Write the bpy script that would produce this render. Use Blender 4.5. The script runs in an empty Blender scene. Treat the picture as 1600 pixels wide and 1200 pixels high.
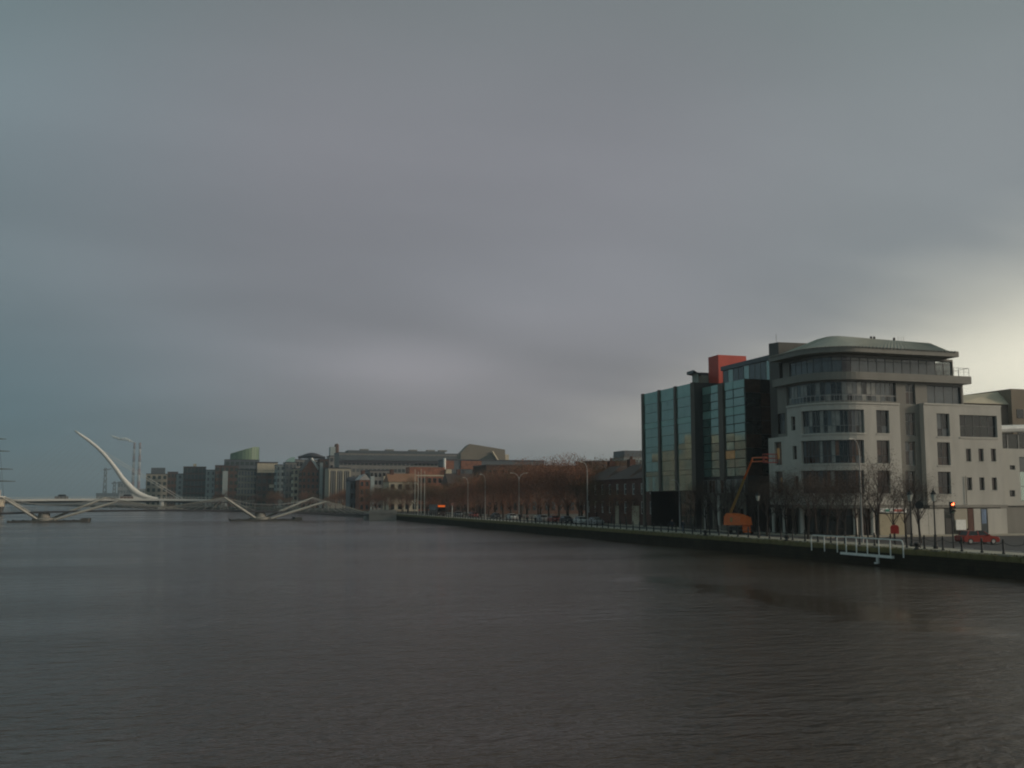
import bpy, math, random
from mathutils import Vector
random.seed(7)
R = math.radians
SC = bpy.context.scene
COL = SC.collection

# ---------------------------------------------------------------- camera, sky, sun, exposure
# world: x = across the river (towards the south quay), y = down the river, z = up from the water
H, FPX, PITCH, YAW = 6.5, 1600.0, math.atan(181 / 1600.0), R(17.6)
cam_d = bpy.data.cameras.new('camera')
cam = bpy.data.objects.new('camera', cam_d)
COL.objects.link(cam)
cam.location = (0, 0, H)
cam.rotation_euler = (R(90) + PITCH, 0, -YAW)
cam_d.sensor_width = 36
cam_d.lens = 36 * FPX / 1600
cam_d.clip_start = 0.5
cam_d.clip_end = 30000
SC.camera = cam

SUN_AZ, SUN_EL = R(112), R(17)          # azimuth from +y towards +x
sun_d = bpy.data.lights.new('sun', 'SUN')
sun_d.energy = 1.5
sun_d.angle = R(12)
sun_d.color = (1.0, 0.84, 0.66)
sun = bpy.data.objects.new('sun', sun_d)
COL.objects.link(sun)
_d = Vector((math.sin(SUN_AZ) * math.cos(SUN_EL), math.cos(SUN_AZ) * math.cos(SUN_EL), math.sin(SUN_EL)))
sun.rotation_euler = _d.to_track_quat('Z', 'Y').to_euler()
sun.location = (200, 0, 200)

SC.view_settings.view_transform = 'Standard'
SC.view_settings.look = 'None'
SC.view_settings.gamma = 1
SC.view_settings.exposure = 0.18
SC.view_settings.use_curve_mapping = False
try:
    SC.cycles.filter_width = 2.0
    SC.cycles.max_bounces = 6
    SC.cycles.volume_bounces = 2
except Exception:
    pass


def make_world():
    w = bpy.data.worlds.new('World')
    SC.world = w
    w.use_nodes = True
    nt = w.node_tree
    N, L = nt.nodes, nt.links
    N.clear()

    def math_(op, a, b=None, c=None, clamp=False):
        n = N.new('ShaderNodeMath')
        n.operation = op
        n.use_clamp = clamp
        for i, v in enumerate((a, b, c)):
            if v is None:
                continue
            if isinstance(v, (int, float)):
                n.inputs[i].default_value = v
            else:
                L.new(v, n.inputs[i])
        return n.outputs[0]

    def ramp01(x, lo, hi):
        n = N.new('ShaderNodeMapRange')
        n.interpolation_type = 'SMOOTHSTEP'
        L.new(x, n.inputs['Value'])
        n.inputs['From Min'].default_value = lo
        n.inputs['From Max'].default_value = hi
        return n.outputs['Result']

    def mix(f, a, b):
        n = N.new('ShaderNodeMix')
        n.data_type = 'RGBA'
        if isinstance(f, (int, float)):
            n.inputs[0].default_value = f
        else:
            L.new(f, n.inputs[0])
        for k, v in ((6, a), (7, b)):
            if isinstance(v, tuple):
                n.inputs[k].default_value = (*v, 1)
            else:
                L.new(v, n.inputs[k])
        return n.outputs[2]

    tc = N.new('ShaderNodeTexCoord')
    sep = N.new('ShaderNodeSeparateXYZ')
    L.new(tc.outputs['Generated'], sep.inputs[0])
    dx, dy, dz = sep.outputs
    up = math_('MAXIMUM', dz, 0.0)
    el = math_('MULTIPLY', math_('ARCSINE', dz), 57.2958)                 # degrees
    az = math_('MULTIPLY', math_('ARCTAN2', dx, dy), 57.2958)             # degrees from +y towards +x
    # cloud deck: directions carried up to a flat layer, so streaks flatten towards the horizon
    k = math_('DIVIDE', 1.0, math_('ADD', up, 0.16))
    cmb = N.new('ShaderNodeCombineXYZ')
    L.new(math_('MULTIPLY', dx, k), cmb.inputs[0])
    L.new(math_('MULTIPLY', dy, k), cmb.inputs[1])
    mp = N.new('ShaderNodeMapping')
    mp.inputs['Rotation'].default_value = (0, 0, R(24))
    mp.inputs['Scale'].default_value = (0.55, 1.0, 1.0)
    L.new(cmb.outputs[0], mp.inputs[0])
    no = N.new('ShaderNodeTexNoise')
    no.inputs['Scale'].default_value = 0.75
    no.inputs['Detail'].default_value = 2.2
    no.inputs['Roughness'].default_value = 0.45
    no.inputs['Distortion'].default_value = 0.5
    L.new(mp.outputs[0], no.inputs['Vector'])
    n1 = no.outputs['Fac']
    no2 = N.new('ShaderNodeTexNoise')
    no2.inputs['Scale'].default_value = 2.1
    no2.inputs['Detail'].default_value = 3
    no2.inputs['Roughness'].default_value = 0.5
    L.new(mp.outputs[0], no2.inputs['Vector'])
    n2 = no2.outputs['Fac']
    # overcast colour by height
    low = mix(ramp01(az, -12, 14), (0.065, 0.118, 0.148), (0.238, 0.214, 0.226))   # clear bluish band low in the east
    hi = mix(ramp01(el, 17, 36), (0.214, 0.219, 0.238), (0.152, 0.192, 0.187))
    c = mix(ramp01(el, 1.5, 13), low, hi)
    tint = mix(ramp01(az, -16, 8), (0.80, 1.0, 1.01), (1.02, 0.985, 1.0))
    tint = mix(ramp01(az, 22, 40), tint, (0.95, 1.0, 0.975))
    tm = N.new('ShaderNodeVectorMath')
    tm.operation = 'MULTIPLY'
    L.new(c, tm.inputs[0])
    L.new(tint, tm.inputs[1])
    c = tm.outputs[0]
    bri = math_('ADD', math_('MULTIPLY', math_('SUBTRACT', n1, 0.5), 1.0), 1.0)
    bri = math_('ADD', bri, math_('MULTIPLY', math_('SUBTRACT', n2, 0.5), 0.22))
    # break in the cloud round the low sun: its upper edge climbs towards the sun
    aw = math_('MULTIPLY', ramp01(az, 13, 66), math_('SUBTRACT', 1.0, ramp01(az, 128, 190)))
    top = math_('ADD', math_('MULTIPLY', az, 0.33), -0.5)                  # degrees
    top = math_('MINIMUM', top, 24.0)
    top = math_('ADD', top, math_('MULTIPLY', math_('SUBTRACT', n2, 0.5), 7.0))
    ew = math_('SUBTRACT', 1.0, ramp01(math_('SUBTRACT', el, top), -5.0, 2.0))
    gap = lambda c, wdt: math_('POWER', 2.718, math_('MULTIPLY', math_('POWER', math_('ABSOLUTE', math_('DIVIDE', c, wdt)), 2.0), -1.0))
    core = gap(math_('SUBTRACT', el, math_('ADD', math_('MULTIPLY', az, 0.11), 1.2)), 3.4)
    g = math_('MULTIPLY', math_('MULTIPLY', aw, ew), math_('ADD', 0.24, math_('MULTIPLY', core, 0.76)))
    # thin patch in the cloud low over the town
    blob = math_('MULTIPLY', gap(math_('SUBTRACT', az, 12.0), 5.0), gap(math_('SUBTRACT', el, 7.4), 1.7))
    bri = math_('ADD', bri, math_('MULTIPLY', blob, 0.30))
    sc = N.new('ShaderNodeVectorMath')
    sc.operation = 'SCALE'
    L.new(c, sc.inputs[0])
    L.new(bri, sc.inputs['Scale'])
    gl = N.new('ShaderNodeVectorMath')
    gl.operation = 'SCALE'
    gl.inputs[0].default_value = (1.35, 1.24, 0.91)
    L.new(g, gl.inputs['Scale'])
    add = N.new('ShaderNodeVectorMath')
    add.operation = 'ADD'
    L.new(sc.outputs[0], add.inputs[0])
    L.new(gl.outputs[0], add.inputs[1])
    bgc = N.new('ShaderNodeBackground')
    L.new(add.outputs[0], bgc.inputs[0])
    bgc.inputs[1].default_value = 1.0
    sky = N.new('ShaderNodeTexSky')
    sky.sky_type = 'NISHITA'
    sky.sun_disc = False
    sky.sun_elevation = SUN_EL
    sky.sun_rotation = SUN_AZ
    bgs = N.new('ShaderNodeBackground')
    L.new(sky.outputs[0], bgs.inputs[0])
    bgs.inputs[1].default_value = 0.05
    ms = N.new('ShaderNodeMixShader')
    ms.inputs[0].default_value = 0.92
    L.new(bgs.outputs[0], ms.inputs[1])
    L.new(bgc.outputs[0], ms.inputs[2])
    out = N.new('ShaderNodeOutputWorld')
    L.new(ms.outputs[0], out.inputs[0])


make_world()

# ---------------------------------------------------------------- measuring helpers (photograph points to places on real planes)
cP, sP, cY, sY = math.cos(PITCH), math.sin(PITCH), math.cos(YAW), math.sin(YAW)


def ray(px, py):
    x, y = (px - 800) / FPX, (600 - py) / FPX
    f, z = cP - sP * y, sP + cP * y
    return (x * cY + f * sY, -x * sY + f * cY, z)


def on_y(px, py, y):
    d = ray(px, py)
    t = y / d[1]
    return Vector((d[0] * t, y, H + d[2] * t))


def on_x(px, py, x):
    d = ray(px, py)
    t = x / d[0]
    return Vector((x, d[1] * t, H + d[2] * t))


def on_z(px, py, z):
    d = ray(px, py)
    t = (z - H) / d[2]
    return Vector((d[0] * t, d[1] * t, z))


def at_f(px, py, F):
    d = ray(px, py)
    t = F / (d[0] * sY + d[1] * cY)
    return Vector((d[0] * t, d[1] * t, H + d[2] * t))


def z_at(x, y, py):
    F = x * sY + y * cY
    t = (600 - py) / FPX
    return H + F * (t * cP + sP) / (cP - t * sP)


def px_of(x, y, z):
    lat, F = x * cY - y * sY, x * sY + y * cY
    return 800 + FPX * lat / (cP * F + sP * (z - H))


# ---------------------------------------------------------------- materials
MATS = {}


def mat(name, col, rough=0.7, metal=0.0, var=0.18, scale=1.2, bump=0.0, ior=None, emit=None, spec=None, streak=False, tint=None):
    if name in MATS:
        return MATS[name]
    m = bpy.data.materials.new(name)
    m.use_nodes = True
    nt = m.node_tree
    N, L = nt.nodes, nt.links
    b = N['Principled BSDF']
    b.inputs['Roughness'].default_value = rough
    b.inputs['Metallic'].default_value = metal
    if ior:
        b.inputs['IOR'].default_value = ior
    if spec is not None:
        b.inputs['Specular IOR Level'].default_value = spec
    b.inputs['Base Color'].default_value = (*col, 1)
    if tint:
        b.inputs['Specular Tint'].default_value = (*tint, 1)
    if emit:
        b.inputs['Emission Color'].default_value = (*emit[0], 1)
        b.inputs['Emission Strength'].default_value = emit[1]
    if var:
        tc = N.new('ShaderNodeTexCoord')
        mp = N.new('ShaderNodeMapping')
        mp.inputs['Scale'].default_value = (1, 1, 0.22) if streak else (1, 1, 1)
        L.new(tc.outputs['Object'], mp.inputs[0])
        no = N.new('ShaderNodeTexNoise')
        no.inputs['Scale'].default_value = scale
        no.inputs['Detail'].default_value = 6
        no.inputs['Roughness'].default_value = 0.62
        L.new(mp.outputs[0], no.inputs['Vector'])
        mr = N.new('ShaderNodeMapRange')
        L.new(no.outputs['Fac'], mr.inputs['Value'])
        mr.inputs['From Min'].default_value = 0.28
        mr.inputs['From Max'].default_value = 0.72
        mr.inputs['To Min'].default_value = 1 - var
        mr.inputs['To Max'].default_value = 1 + var
        vm = N.new('ShaderNodeVectorMath')
        vm.operation = 'SCALE'
        vm.inputs[0].default_value = col
        L.new(mr.outputs[0], vm.inputs['Scale'])
        L.new(vm.outputs[0], b.inputs['Base Color'])
        if bump:
            bp = N.new('ShaderNodeBump')
            bp.inputs['Strength'].default_value = bump
            bp.inputs['Distance'].default_value = 0.05
            L.new(no.outputs['Fac'], bp.inputs['Height'])
            L.new(bp.outputs[0], b.inputs['Normal'])
    MATS[name] = m
    return m


def clear_glass():
    m = bpy.data.materials.new('clear_glass')
    m.use_nodes = True
    N, L = m.node_tree.nodes, m.node_tree.links
    N.clear()
    t = N.new('ShaderNodeBsdfTransparent')
    t.inputs[0].default_value = (.86, .88, .86, 1)
    g_ = N.new('ShaderNodeBsdfGlossy')
    g_.inputs['Roughness'].default_value = .03
    f = N.new('ShaderNodeFresnel')
    f.inputs[0].default_value = 1.5
    mx = N.new('ShaderNodeMixShader')
    L.new(f.outputs[0], mx.inputs[0])
    L.new(t.outputs[0], mx.inputs[1])
    L.new(g_.outputs[0], mx.inputs[2])
    o = N.new('ShaderNodeOutputMaterial')
    L.new(mx.outputs[0], o.inputs[0])
    return m


def brick_mat(name, c1, c2, mortar, scale=1.0):
    if name in MATS:
        return MATS[name]
    m = bpy.data.materials.new(name)
    m.use_nodes = True
    N, L = m.node_tree.nodes, m.node_tree.links
    b = N['Principled BSDF']
    b.inputs['Roughness'].default_value = 0.85
    tc = N.new('ShaderNodeTexCoord')
    sp = N.new('ShaderNodeSeparateXYZ')
    L.new(tc.outputs['Object'], sp.inputs[0])
    ad = N.new('ShaderNodeMath')
    ad.operation = 'ADD'
    L.new(sp.outputs[0], ad.inputs[0])
    L.new(sp.outputs[1], ad.inputs[1])
    cm = N.new('ShaderNodeCombineXYZ')
    L.new(ad.outputs[0], cm.inputs[0])
    L.new(sp.outputs[2], cm.inputs[1])
    br = N.new('ShaderNodeTexBrick')
    br.inputs['Color1'].default_value = (*c1, 1)
    br.inputs['Color2'].default_value = (*c2, 1)
    br.inputs['Mortar'].default_value = (*mortar, 1)
    br.inputs['Scale'].default_value = scale
    br.inputs['Mortar Size'].default_value = 0.012
    L.new(cm.outputs[0], br.inputs['Vector'])
    no = N.new('ShaderNodeTexNoise')
    no.inputs['Scale'].default_value = 0.6
    no.inputs['Detail'].default_value = 6
    L.new(tc.outputs['Object'], no.inputs['Vector'])
    mr = N.new('ShaderNodeMapRange')
    L.new(no.outputs['Fac'], mr.inputs['Value'])
    mr.inputs['From Min'].default_value = 0.3
    mr.inputs['From Max'].default_value = 0.7
    mr.inputs['To Min'].default_value = 0.7
    mr.inputs['To Max'].default_value = 1.25
    vm = N.new('ShaderNodeVectorMath')
    vm.operation = 'SCALE'
    L.new(br.outputs['Color'], vm.inputs[0])
    L.new(mr.outputs[0], vm.inputs['Scale'])
    L.new(vm.outputs[0], b.inputs['Base Color'])
    MATS[name] = m
    return m


LIME = mat('limestone', (0.50, 0.465, 0.415), 0.75, var=0.16, scale=0.5, streak=True)
LIME2 = mat('limestone_trim', (0.53, 0.495, 0.44), 0.7, var=0.08, scale=1.5)
CLAD = mat('grey_cladding', (0.20, 0.185, 0.16), 0.6, var=0.12, scale=0.6, streak=True)
DCLAD = mat('dark_cladding', (0.040, 0.036, 0.034), 0.5, var=0.2, scale=0.7)
ROOFM = mat('standing_seam_roof', (0.34, 0.33, 0.28), 0.55, metal=0.0, var=0.12, scale=0.8)
SOFFIT = mat('soffit', (0.10, 0.095, 0.09), 0.7, var=0.1)
WFRAME = mat('window_frame_grey', (0.06, 0.065, 0.07), 0.45, var=0.1)
WFRAME_M = mat('window_frame_mid', (0.15, 0.155, 0.15), 0.45, var=0.1)
WFRAME_L = mat('window_frame_pale', (0.30, 0.30, 0.29), 0.5, var=0.1)
GLASS_D = mat('window_glass_dark', (0.018, 0.016, 0.016), 0.06, var=0.3, scale=0.4, ior=1.6)
GLASS_B = mat('window_glass_brown', (0.055, 0.030, 0.022), 0.08, var=0.45, scale=0.9, ior=1.6)
GLASS_G = mat('window_glass_grey', (0.09, 0.10, 0.105), 0.06, var=0.3, scale=0.5, ior=1.7)
GLASS_BL = mat('window_blind', (0.30, 0.29, 0.26), 0.35, var=0.15, scale=2.0)
GLASS_P = mat('window_pale_highlight', (0.27, 0.26, 0.235), 0.15, var=0.3, scale=1.5, ior=1.6)  # pale pane colour stands for light reflections on the glass
GLASS_O = mat('window_timber_blind', (0.17, 0.08, 0.045), 0.2, var=0.4, scale=1.5, ior=1.5)
GLASS_W = mat('window_warm_glow', (0.20, 0.12, 0.05), 0.2, var=0.3, scale=2.0, emit=((1.0, 0.62, 0.25), 0.045))  # faint emission makes the pane itself glow warm
CURT = mat('curtain_glass', (0.085, 0.16, 0.14), 0.05, var=0.35, scale=0.35, ior=4.0, tint=(0.86, 1.0, 0.93))
SPAN = mat('spandrel_glass', (0.21, 0.35, 0.31), 0.12, var=0.15, scale=0.3, ior=2.8, tint=(0.8, 1.0, 0.94))
CURT_D = mat('curtain_glass_dark', (0.020, 0.022, 0.020), 0.06, var=0.3, scale=0.3, ior=1.6)
FIN = mat('bronze_fin', (0.105, 0.085, 0.066), 0.5, var=0.15)
REDBOX = mat('red_orange_panel', (0.56, 0.066, 0.040), 0.55, var=0.10, scale=0.5)
STONE = mat('old_stone', (0.16, 0.135, 0.11), 0.85, var=0.3, scale=1.5, bump=0.3)
BRICK = brick_mat('dark_red_brick', (0.13, 0.050, 0.034), (0.10, 0.038, 0.028), (0.14, 0.11, 0.09), 1.6)
BRICK2 = brick_mat('orange_red_brick', (0.30, 0.105, 0.055), (0.24, 0.084, 0.048), (0.2, 0.16, 0.13), 1.6)
SLATE = mat('slate', (0.075, 0.046, 0.038), 0.7, var=0.25, scale=1.5)
ASPH = mat('asphalt', (0.055, 0.050, 0.052), 0.75, var=0.2, scale=0.4, bump=0.2)
PAVE = mat('paving', (0.40, 0.355, 0.285), 0.8, var=0.2, scale=0.7, bump=0.2)
LAND = mat('land', (0.07, 0.062, 0.05), 0.9, var=0.25, scale=0.05)
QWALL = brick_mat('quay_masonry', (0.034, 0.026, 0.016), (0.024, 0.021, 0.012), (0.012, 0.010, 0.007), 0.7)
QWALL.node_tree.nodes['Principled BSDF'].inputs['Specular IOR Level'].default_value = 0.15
MOSS = mat('mossy_coping', (0.145, 0.118, 0.042), 0.9, var=0.4, scale=0.9, bump=0.5)
BLACK = mat('black_iron', (0.014, 0.013, 0.013), 0.5, var=0.2, scale=4)
WHITE = mat('white_paint', (0.82, 0.80, 0.76), 0.5, var=0.12, scale=2.0)
WSTEEL = mat('white_steel', (0.78, 0.75, 0.70), 0.45, var=0.05, scale=0.2)
GALV = mat('galvanised', (0.42, 0.39, 0.37), 0.45, metal=0.2, var=0.1)
TIMBER = mat('weathered_timber', (0.16, 0.145, 0.12), 0.85, var=0.3, scale=1.0)
RED = mat('red_paint', (0.50, 0.028, 0.015), 0.4, var=0.08)
ORANGE = mat('orange_paint', (0.78, 0.15, 0.02), 0.45, var=0.12, scale=2)
YELLOW = mat('boom_yellow', (0.38, 0.24, 0.07), 0.5, var=0.15, scale=2)
RUBBER = mat('rubber', (0.015, 0.015, 0.015), 0.85, var=0.2)
BARK = mat('bark', (0.040, 0.028, 0.022), 0.9, var=0.3, scale=3)
TWIG = mat('twigs', (0.20, 0.10, 0.07), 0.9, var=0.3, scale=0.5)
DRYLEAF = mat('dry_leaves', (0.27, 0.115, 0.065), 0.85, var=0.45, scale=0.35)
SLIMTWIG = mat('dark_twigs', (0.060, 0.042, 0.036), 0.9, var=0.3, scale=0.5)
SLIMLEAF = mat('dark_dry_leaves', (0.10, 0.055, 0.034), 0.9, var=0.3, scale=0.5)
CLEAR = clear_glass()
DRYLEAF2 = mat('olive_leaves', (0.14, 0.088, 0.042), 0.85, var=0.4, scale=0.35)
CREAM = mat('cream_render', (0.56, 0.48, 0.36), 0.8, var=0.14, scale=0.3, streak=True)
PALE = mat('pale_blue_render', (0.37, 0.41, 0.405), 0.7, var=0.12, scale=0.2, streak=True)
GREYB = mat('grey_render', (0.24, 0.222, 0.205), 0.75, var=0.14, scale=0.2, streak=True)
BEIGE = mat('beige_frame', (0.40, 0.35, 0.275), 0.75, var=0.12, scale=0.2, streak=True)
DGREEN = mat('dark_green_glass', (0.018, 0.035, 0.028), 0.15, var=0.25, scale=0.2, ior=1.6)
BROWN = mat('brown_brick', (0.105, 0.052, 0.034), 0.85, var=0.2, scale=0.3)
GREENG = mat('green_drum_glass', (0.16, 0.235, 0.14), 0.3, var=0.12, scale=0.2, ior=1.6)
BLUEG = mat('blue_grey_metal', (0.10, 0.112, 0.125), 0.5, var=0.12, scale=0.2)
DROOF = mat('dark_roof', (0.045, 0.040, 0.050), 0.7, var=0.2, scale=0.3)
STRIPE_R = mat('chimney_red', (0.27, 0.115, 0.09), 0.8, var=0.1, scale=0.05)
STRIPE_W = mat('chimney_white', (0.44, 0.40, 0.37), 0.8, var=0.1, scale=0.05)


def water_mat():
    m = bpy.data.materials.new('river_water')
    m.use_nodes = True
    N, L = m.node_tree.nodes, m.node_tree.links
    b = N['Principled BSDF']
    b.inputs['Base Color'].default_value = (0.064, 0.040, 0.026, 1)
    b.inputs['IOR'].default_value = 1.33
    tc = N.new('ShaderNodeTexCoord')

    def noise(scale, sx, sy, rot, detail, rough=0.55):
        mp = N.new('ShaderNodeMapping')
        mp.inputs['Scale'].default_value = (sx, sy, 1)
        mp.inputs['Rotation'].default_value = (0, 0, rot)
        L.new(tc.outputs['Object'], mp.inputs[0])
        no = N.new('ShaderNodeTexNoise')
        no.inputs['Scale'].default_value = scale
        no.inputs['Detail'].default_value = detail
        no.inputs['Roughness'].default_value = rough
        L.new(mp.outputs[0], no.inputs['Vector'])
        return no.outputs['Fac']

    def mth(op, a, bb):
        n = N.new('ShaderNodeMath')
        n.operation = op
        for i, v in enumerate((a, bb)):
            if isinstance(v, (int, float)):
                n.inputs[i].default_value = v
            else:
                L.new(v, n.inputs[i])
        return n.outputs[0]
    fine = noise(1.05, 1.0, 2.0, 0.3, 4, 0.58)
    mid = noise(0.34, 1.0, 2.1, -0.15, 4, 0.58)
    big = noise(0.05, 1.0, 1.6, -0.25, 2)
    tiny = noise(3.4, 1.0, 1.9, 0.2, 4, 0.6)
    h = mth('ADD', mth('ADD', mth('MULTIPLY', tiny, 0.07), mth('MULTIPLY', fine, 0.34)), mth('ADD', mth('MULTIPLY', mid, 0.58), mth('MULTIPLY', big, 1.0)))
    # wind slicks: long calm tongues on the surface, one of them under the south quay
    pat = noise(0.012, 1.0, 3.2, 0.12, 3, 0.5)
    rm = N.new('ShaderNodeMapRange')
    rm.interpolation_type = 'SMOOTHSTEP'
    L.new(pat, rm.inputs['Value'])
    rm.inputs['From Min'].default_value = 0.38
    rm.inputs['From Max'].default_value = 0.60
    rm.inputs['To Min'].default_value = 0.55
    rm.inputs['To Max'].default_value = 1.15
    # calm tongue: distance from the segment A-B, ragged by noise
    sp = N.new('ShaderNodeSeparateXYZ')
    L.new(tc.outputs['Object'], sp.inputs[0])
    A, B = SLICK
    ux, uy = B[0] - A[0], B[1] - A[1]
    ln = math.hypot(ux, uy)
    ux, uy = ux / ln, uy / ln
    rx, ry = mth('SUBTRACT', sp.outputs[0], A[0]), mth('SUBTRACT', sp.outputs[1], A[1])
    t = mth('ADD', mth('MULTIPLY', rx, ux), mth('MULTIPLY', ry, uy))
    d = mth('ABSOLUTE', mth('ADD', mth('MULTIPLY', rx, -uy), mth('MULTIPLY', ry, ux)), 0)
    rag = noise(0.16, 1.0, 1.6, 0.2, 4, 0.6)
    over = mth('MAXIMUM', mth('MULTIPLY', t, -1.0), mth('SUBTRACT', t, ln))
    dd = mth('ADD', mth('ADD', d, mth('MAXIMUM', over, 0.0)), mth('MULTIPLY', mth('SUBTRACT', rag, 0.5), 11.0))
    s2 = N.new('ShaderNodeMapRange')
    s2.interpolation_type = 'SMOOTHSTEP'
    L.new(dd, s2.inputs['Value'])
    s2.inputs['From Min'].default_value = 0.5
    s2.inputs['From Max'].default_value = 5.0
    s2.inputs['To Min'].default_value = 0.20
    s2.inputs['To Max'].default_value = 1.0
    st = mth('MULTIPLY', rm.outputs[0], s2.outputs[0])
    bp = N.new('ShaderNodeBump')
    bp.inputs['Distance'].default_value = 0.46
    L.new(mth('MULTIPLY', st, 0.95), bp.inputs['Strength'])
    L.new(h, bp.inputs['Height'])
    L.new(bp.outputs[0], b.inputs['Normal'])
    L.new(mth('MULTIPLY', rm.outputs[0], 0.17), b.inputs['Roughness'])
    return m


_a, _b = on_z(1022, 904, 0), on_z(1500, 984, 0)
SLICK = ((_a.x, _a.y), (_b.x, _b.y))
WATER = water_mat()

# ---------------------------------------------------------------- mesh helpers
ORG = {}


def tag(o, label=None, cat=None, group=None, kind=None):
    if label:
        o['label'] = label
    if cat:
        o['category'] = cat
    if group:
        o['group'] = group
    if kind:
        o['kind'] = kind
    return o


def thing(name, label, cat, loc=(0, 0, 0), group=None, rz=0):
    o = bpy.data.objects.new(name, None)
    COL.objects.link(o)
    o.location = loc
    o.rotation_euler = (0, 0, rz)
    o.empty_display_size = 0.5
    ORG[o.name] = Vector(loc)
    return tag(o, label, cat, group)


class MB:
    """collects faces (world coordinates, or local ones when local=True at build)"""

    def __init__(s):
        s.v, s.f, s.m = [], [], []

    def face(s, pts, mi=0):
        i = len(s.v)
        s.v.extend(tuple(p) for p in pts)
        s.f.append(tuple(range(i, i + len(pts))))
        s.m.append(mi)

    def hexa(s, b, t, mi=0):
        """bottom loop b and top loop t (same length), closed"""
        n = len(b)
        i = len(s.v)
        s.v.extend(tuple(p) for p in b)
        s.v.extend(tuple(p) for p in t)
        s.f.append(tuple(reversed(range(i, i + n))))
        s.m.append(mi)
        s.f.append(tuple(range(i + n, i + 2 * n)))
        s.m.append(mi)
        for k in range(n):
            j = (k + 1) % n
            s.f.append((i + k, i + j, i + n + j, i + n + k))
            s.m.append(mi)

    def box(s, x0, x1, y0, y1, z0, z1, mi=0):
        s.hexa([(x0, y0, z0), (x1, y0, z0), (x1, y1, z0), (x0, y1, z0)], [(x0, y0, z1), (x1, y0, z1), (x1, y1, z1), (x0, y1, z1)], mi)

    def tube(s, p0, p1, r0, r1=None, n=6, mi=0, cap=True):
        r1 = r0 if r1 is None else r1
        p0, p1 = Vector(p0), Vector(p1)
        d = (p1 - p0)
        if d.length < 1e-6:
            return
        d.normalize()
        a = Vector((0, 0, 1)) if abs(d.z) < 0.9 else Vector((1, 0, 0))
        x = d.cross(a).normalized()
        y = d.cross(x)
        i = len(s.v)
        for p, r in ((p0, r0), (p1, r1)):
            for k in range(n):
                t = 2 * math.pi * k / n
                s.v.append(tuple(p + (x * math.cos(t) + y * math.sin(t)) * r))
        for k in range(n):
            j = (k + 1) % n
            s.f.append((i + k, i + n + k, i + n + j, i + j))
            s.m.append(mi)
        if cap:
            s.f.append(tuple(range(i, i + n)))
            s.m.append(mi)
            s.f.append(tuple(reversed(range(i + n, i + 2 * n))))
            s.m.append(mi)

    def sweep(s, pts, radii, n=8, mi=0, flat=1.0):
        pts = [Vector(p) for p in pts]
        i = len(s.v)
        up = Vector((0, 1, 0.01))
        for q, p in enumerate(pts):
            d = (pts[min(q + 1, len(pts) - 1)] - pts[max(q - 1, 0)]).normalized()
            x = d.cross(up)
            x.normalize()
            y = d.cross(x)
            for k in range(n):
                t = 2 * math.pi * k / n
                s.v.append(tuple(p + x * math.cos(t) * radii[q] + y * math.sin(t) * radii[q] * flat))
        for q in range(len(pts) - 1):
            for k in range(n):
                j = (k + 1) % n
                a = i + q * n
                s.f.append((a + k, a + n + k, a + n + j, a + j))
                s.m.append(mi)
        s.f.append(tuple(range(i, i + n)))
        s.m.append(mi)
        e = i + (len(pts) - 1) * n
        s.f.append(tuple(reversed(range(e, e + n))))
        s.m.append(mi)

    def lathe(s, prof, c=(0, 0, 0), n=10, mi=0):
        i = len(s.v)
        for r, z in prof:
            for k in range(n):
                t = 2 * math.pi * k / n
                s.v.append((c[0] + r * math.cos(t), c[1] + r * math.sin(t), c[2] + z))
        for q in range(len(prof) - 1):
            for k in range(n):
                j = (k + 1) % n
                a = i + q * n
                s.f.append((a + k, a + j, a + n + j, a + n + k))
                s.m.append(mi)
        s.f.append(tuple(reversed(range(i, i + n))))
        s.m.append(mi)
        e = i + (len(prof) - 1) * n
        s.f.append(tuple(range(e, e + n)))
        s.m.append(mi)

    def mesh(s, name, mats, off=None, smooth=False):
        me = bpy.data.meshes.new(name)
        v = s.v if off is None else [(a - off[0], b - off[1], c - off[2]) for a, b, c in s.v]
        me.from_pydata(v, [], s.f)
        for m in (mats if isinstance(mats, (list, tuple)) else [mats]):
            me.materials.append(m)
        me.polygons.foreach_set('material_index', s.m)
        if smooth:
            me.polygons.foreach_set('use_smooth', [True] * len(me.polygons))
        me.update()
        return me

    def build(s, name, mats, parent=None, smooth=False):
        off = ORG.get(parent.name) if parent is not None else None
        o = bpy.data.objects.new(name, s.mesh(name, mats, off, smooth))
        COL.objects.link(o)
        if parent is not None:
            o.parent = parent
            ORG[o.name] = off if off is not None else Vector()
        else:
            ORG[o.name] = Vector()
        return o


def put(name, me, parent, loc=(0, 0, 0), rz=0, scale=None):
    """a part that shares mesh data; loc is local to the parent"""
    o = bpy.data.objects.new(name, me)
    COL.objects.link(o)
    o.parent = parent
    o.location = loc
    o.rotation_euler = (0, 0, rz)
    if scale:
        o.scale = scale
    ORG[o.name] = ORG.get(parent.name, Vector()) + Vector(loc)
    return o


KIDS = {}


def copy_thing(root, loc, rz=0, label=None, group=None, scale=None, remat=None):
    c = root.copy()
    COL.objects.link(c)
    c.location = loc
    c.rotation_euler = (0, 0, rz)
    if scale:
        c.scale = scale
    if label:
        c['label'] = label
    if group:
        c['group'] = group
    if root.name not in KIDS:
        KIDS[root.name] = [(ch, list(ch.children)) for ch in root.children]
    for ch, gs in KIDS[root.name]:
        d = ch.copy()
        COL.objects.link(d)
        d.parent = c
        for g in gs:
            e = g.copy()
            COL.objects.link(e)
            e.parent = d
    return c


def structure(name, mb, mats, smooth=False):
    return tag(mb.build(name, mats, None, smooth), kind='structure')


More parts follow.
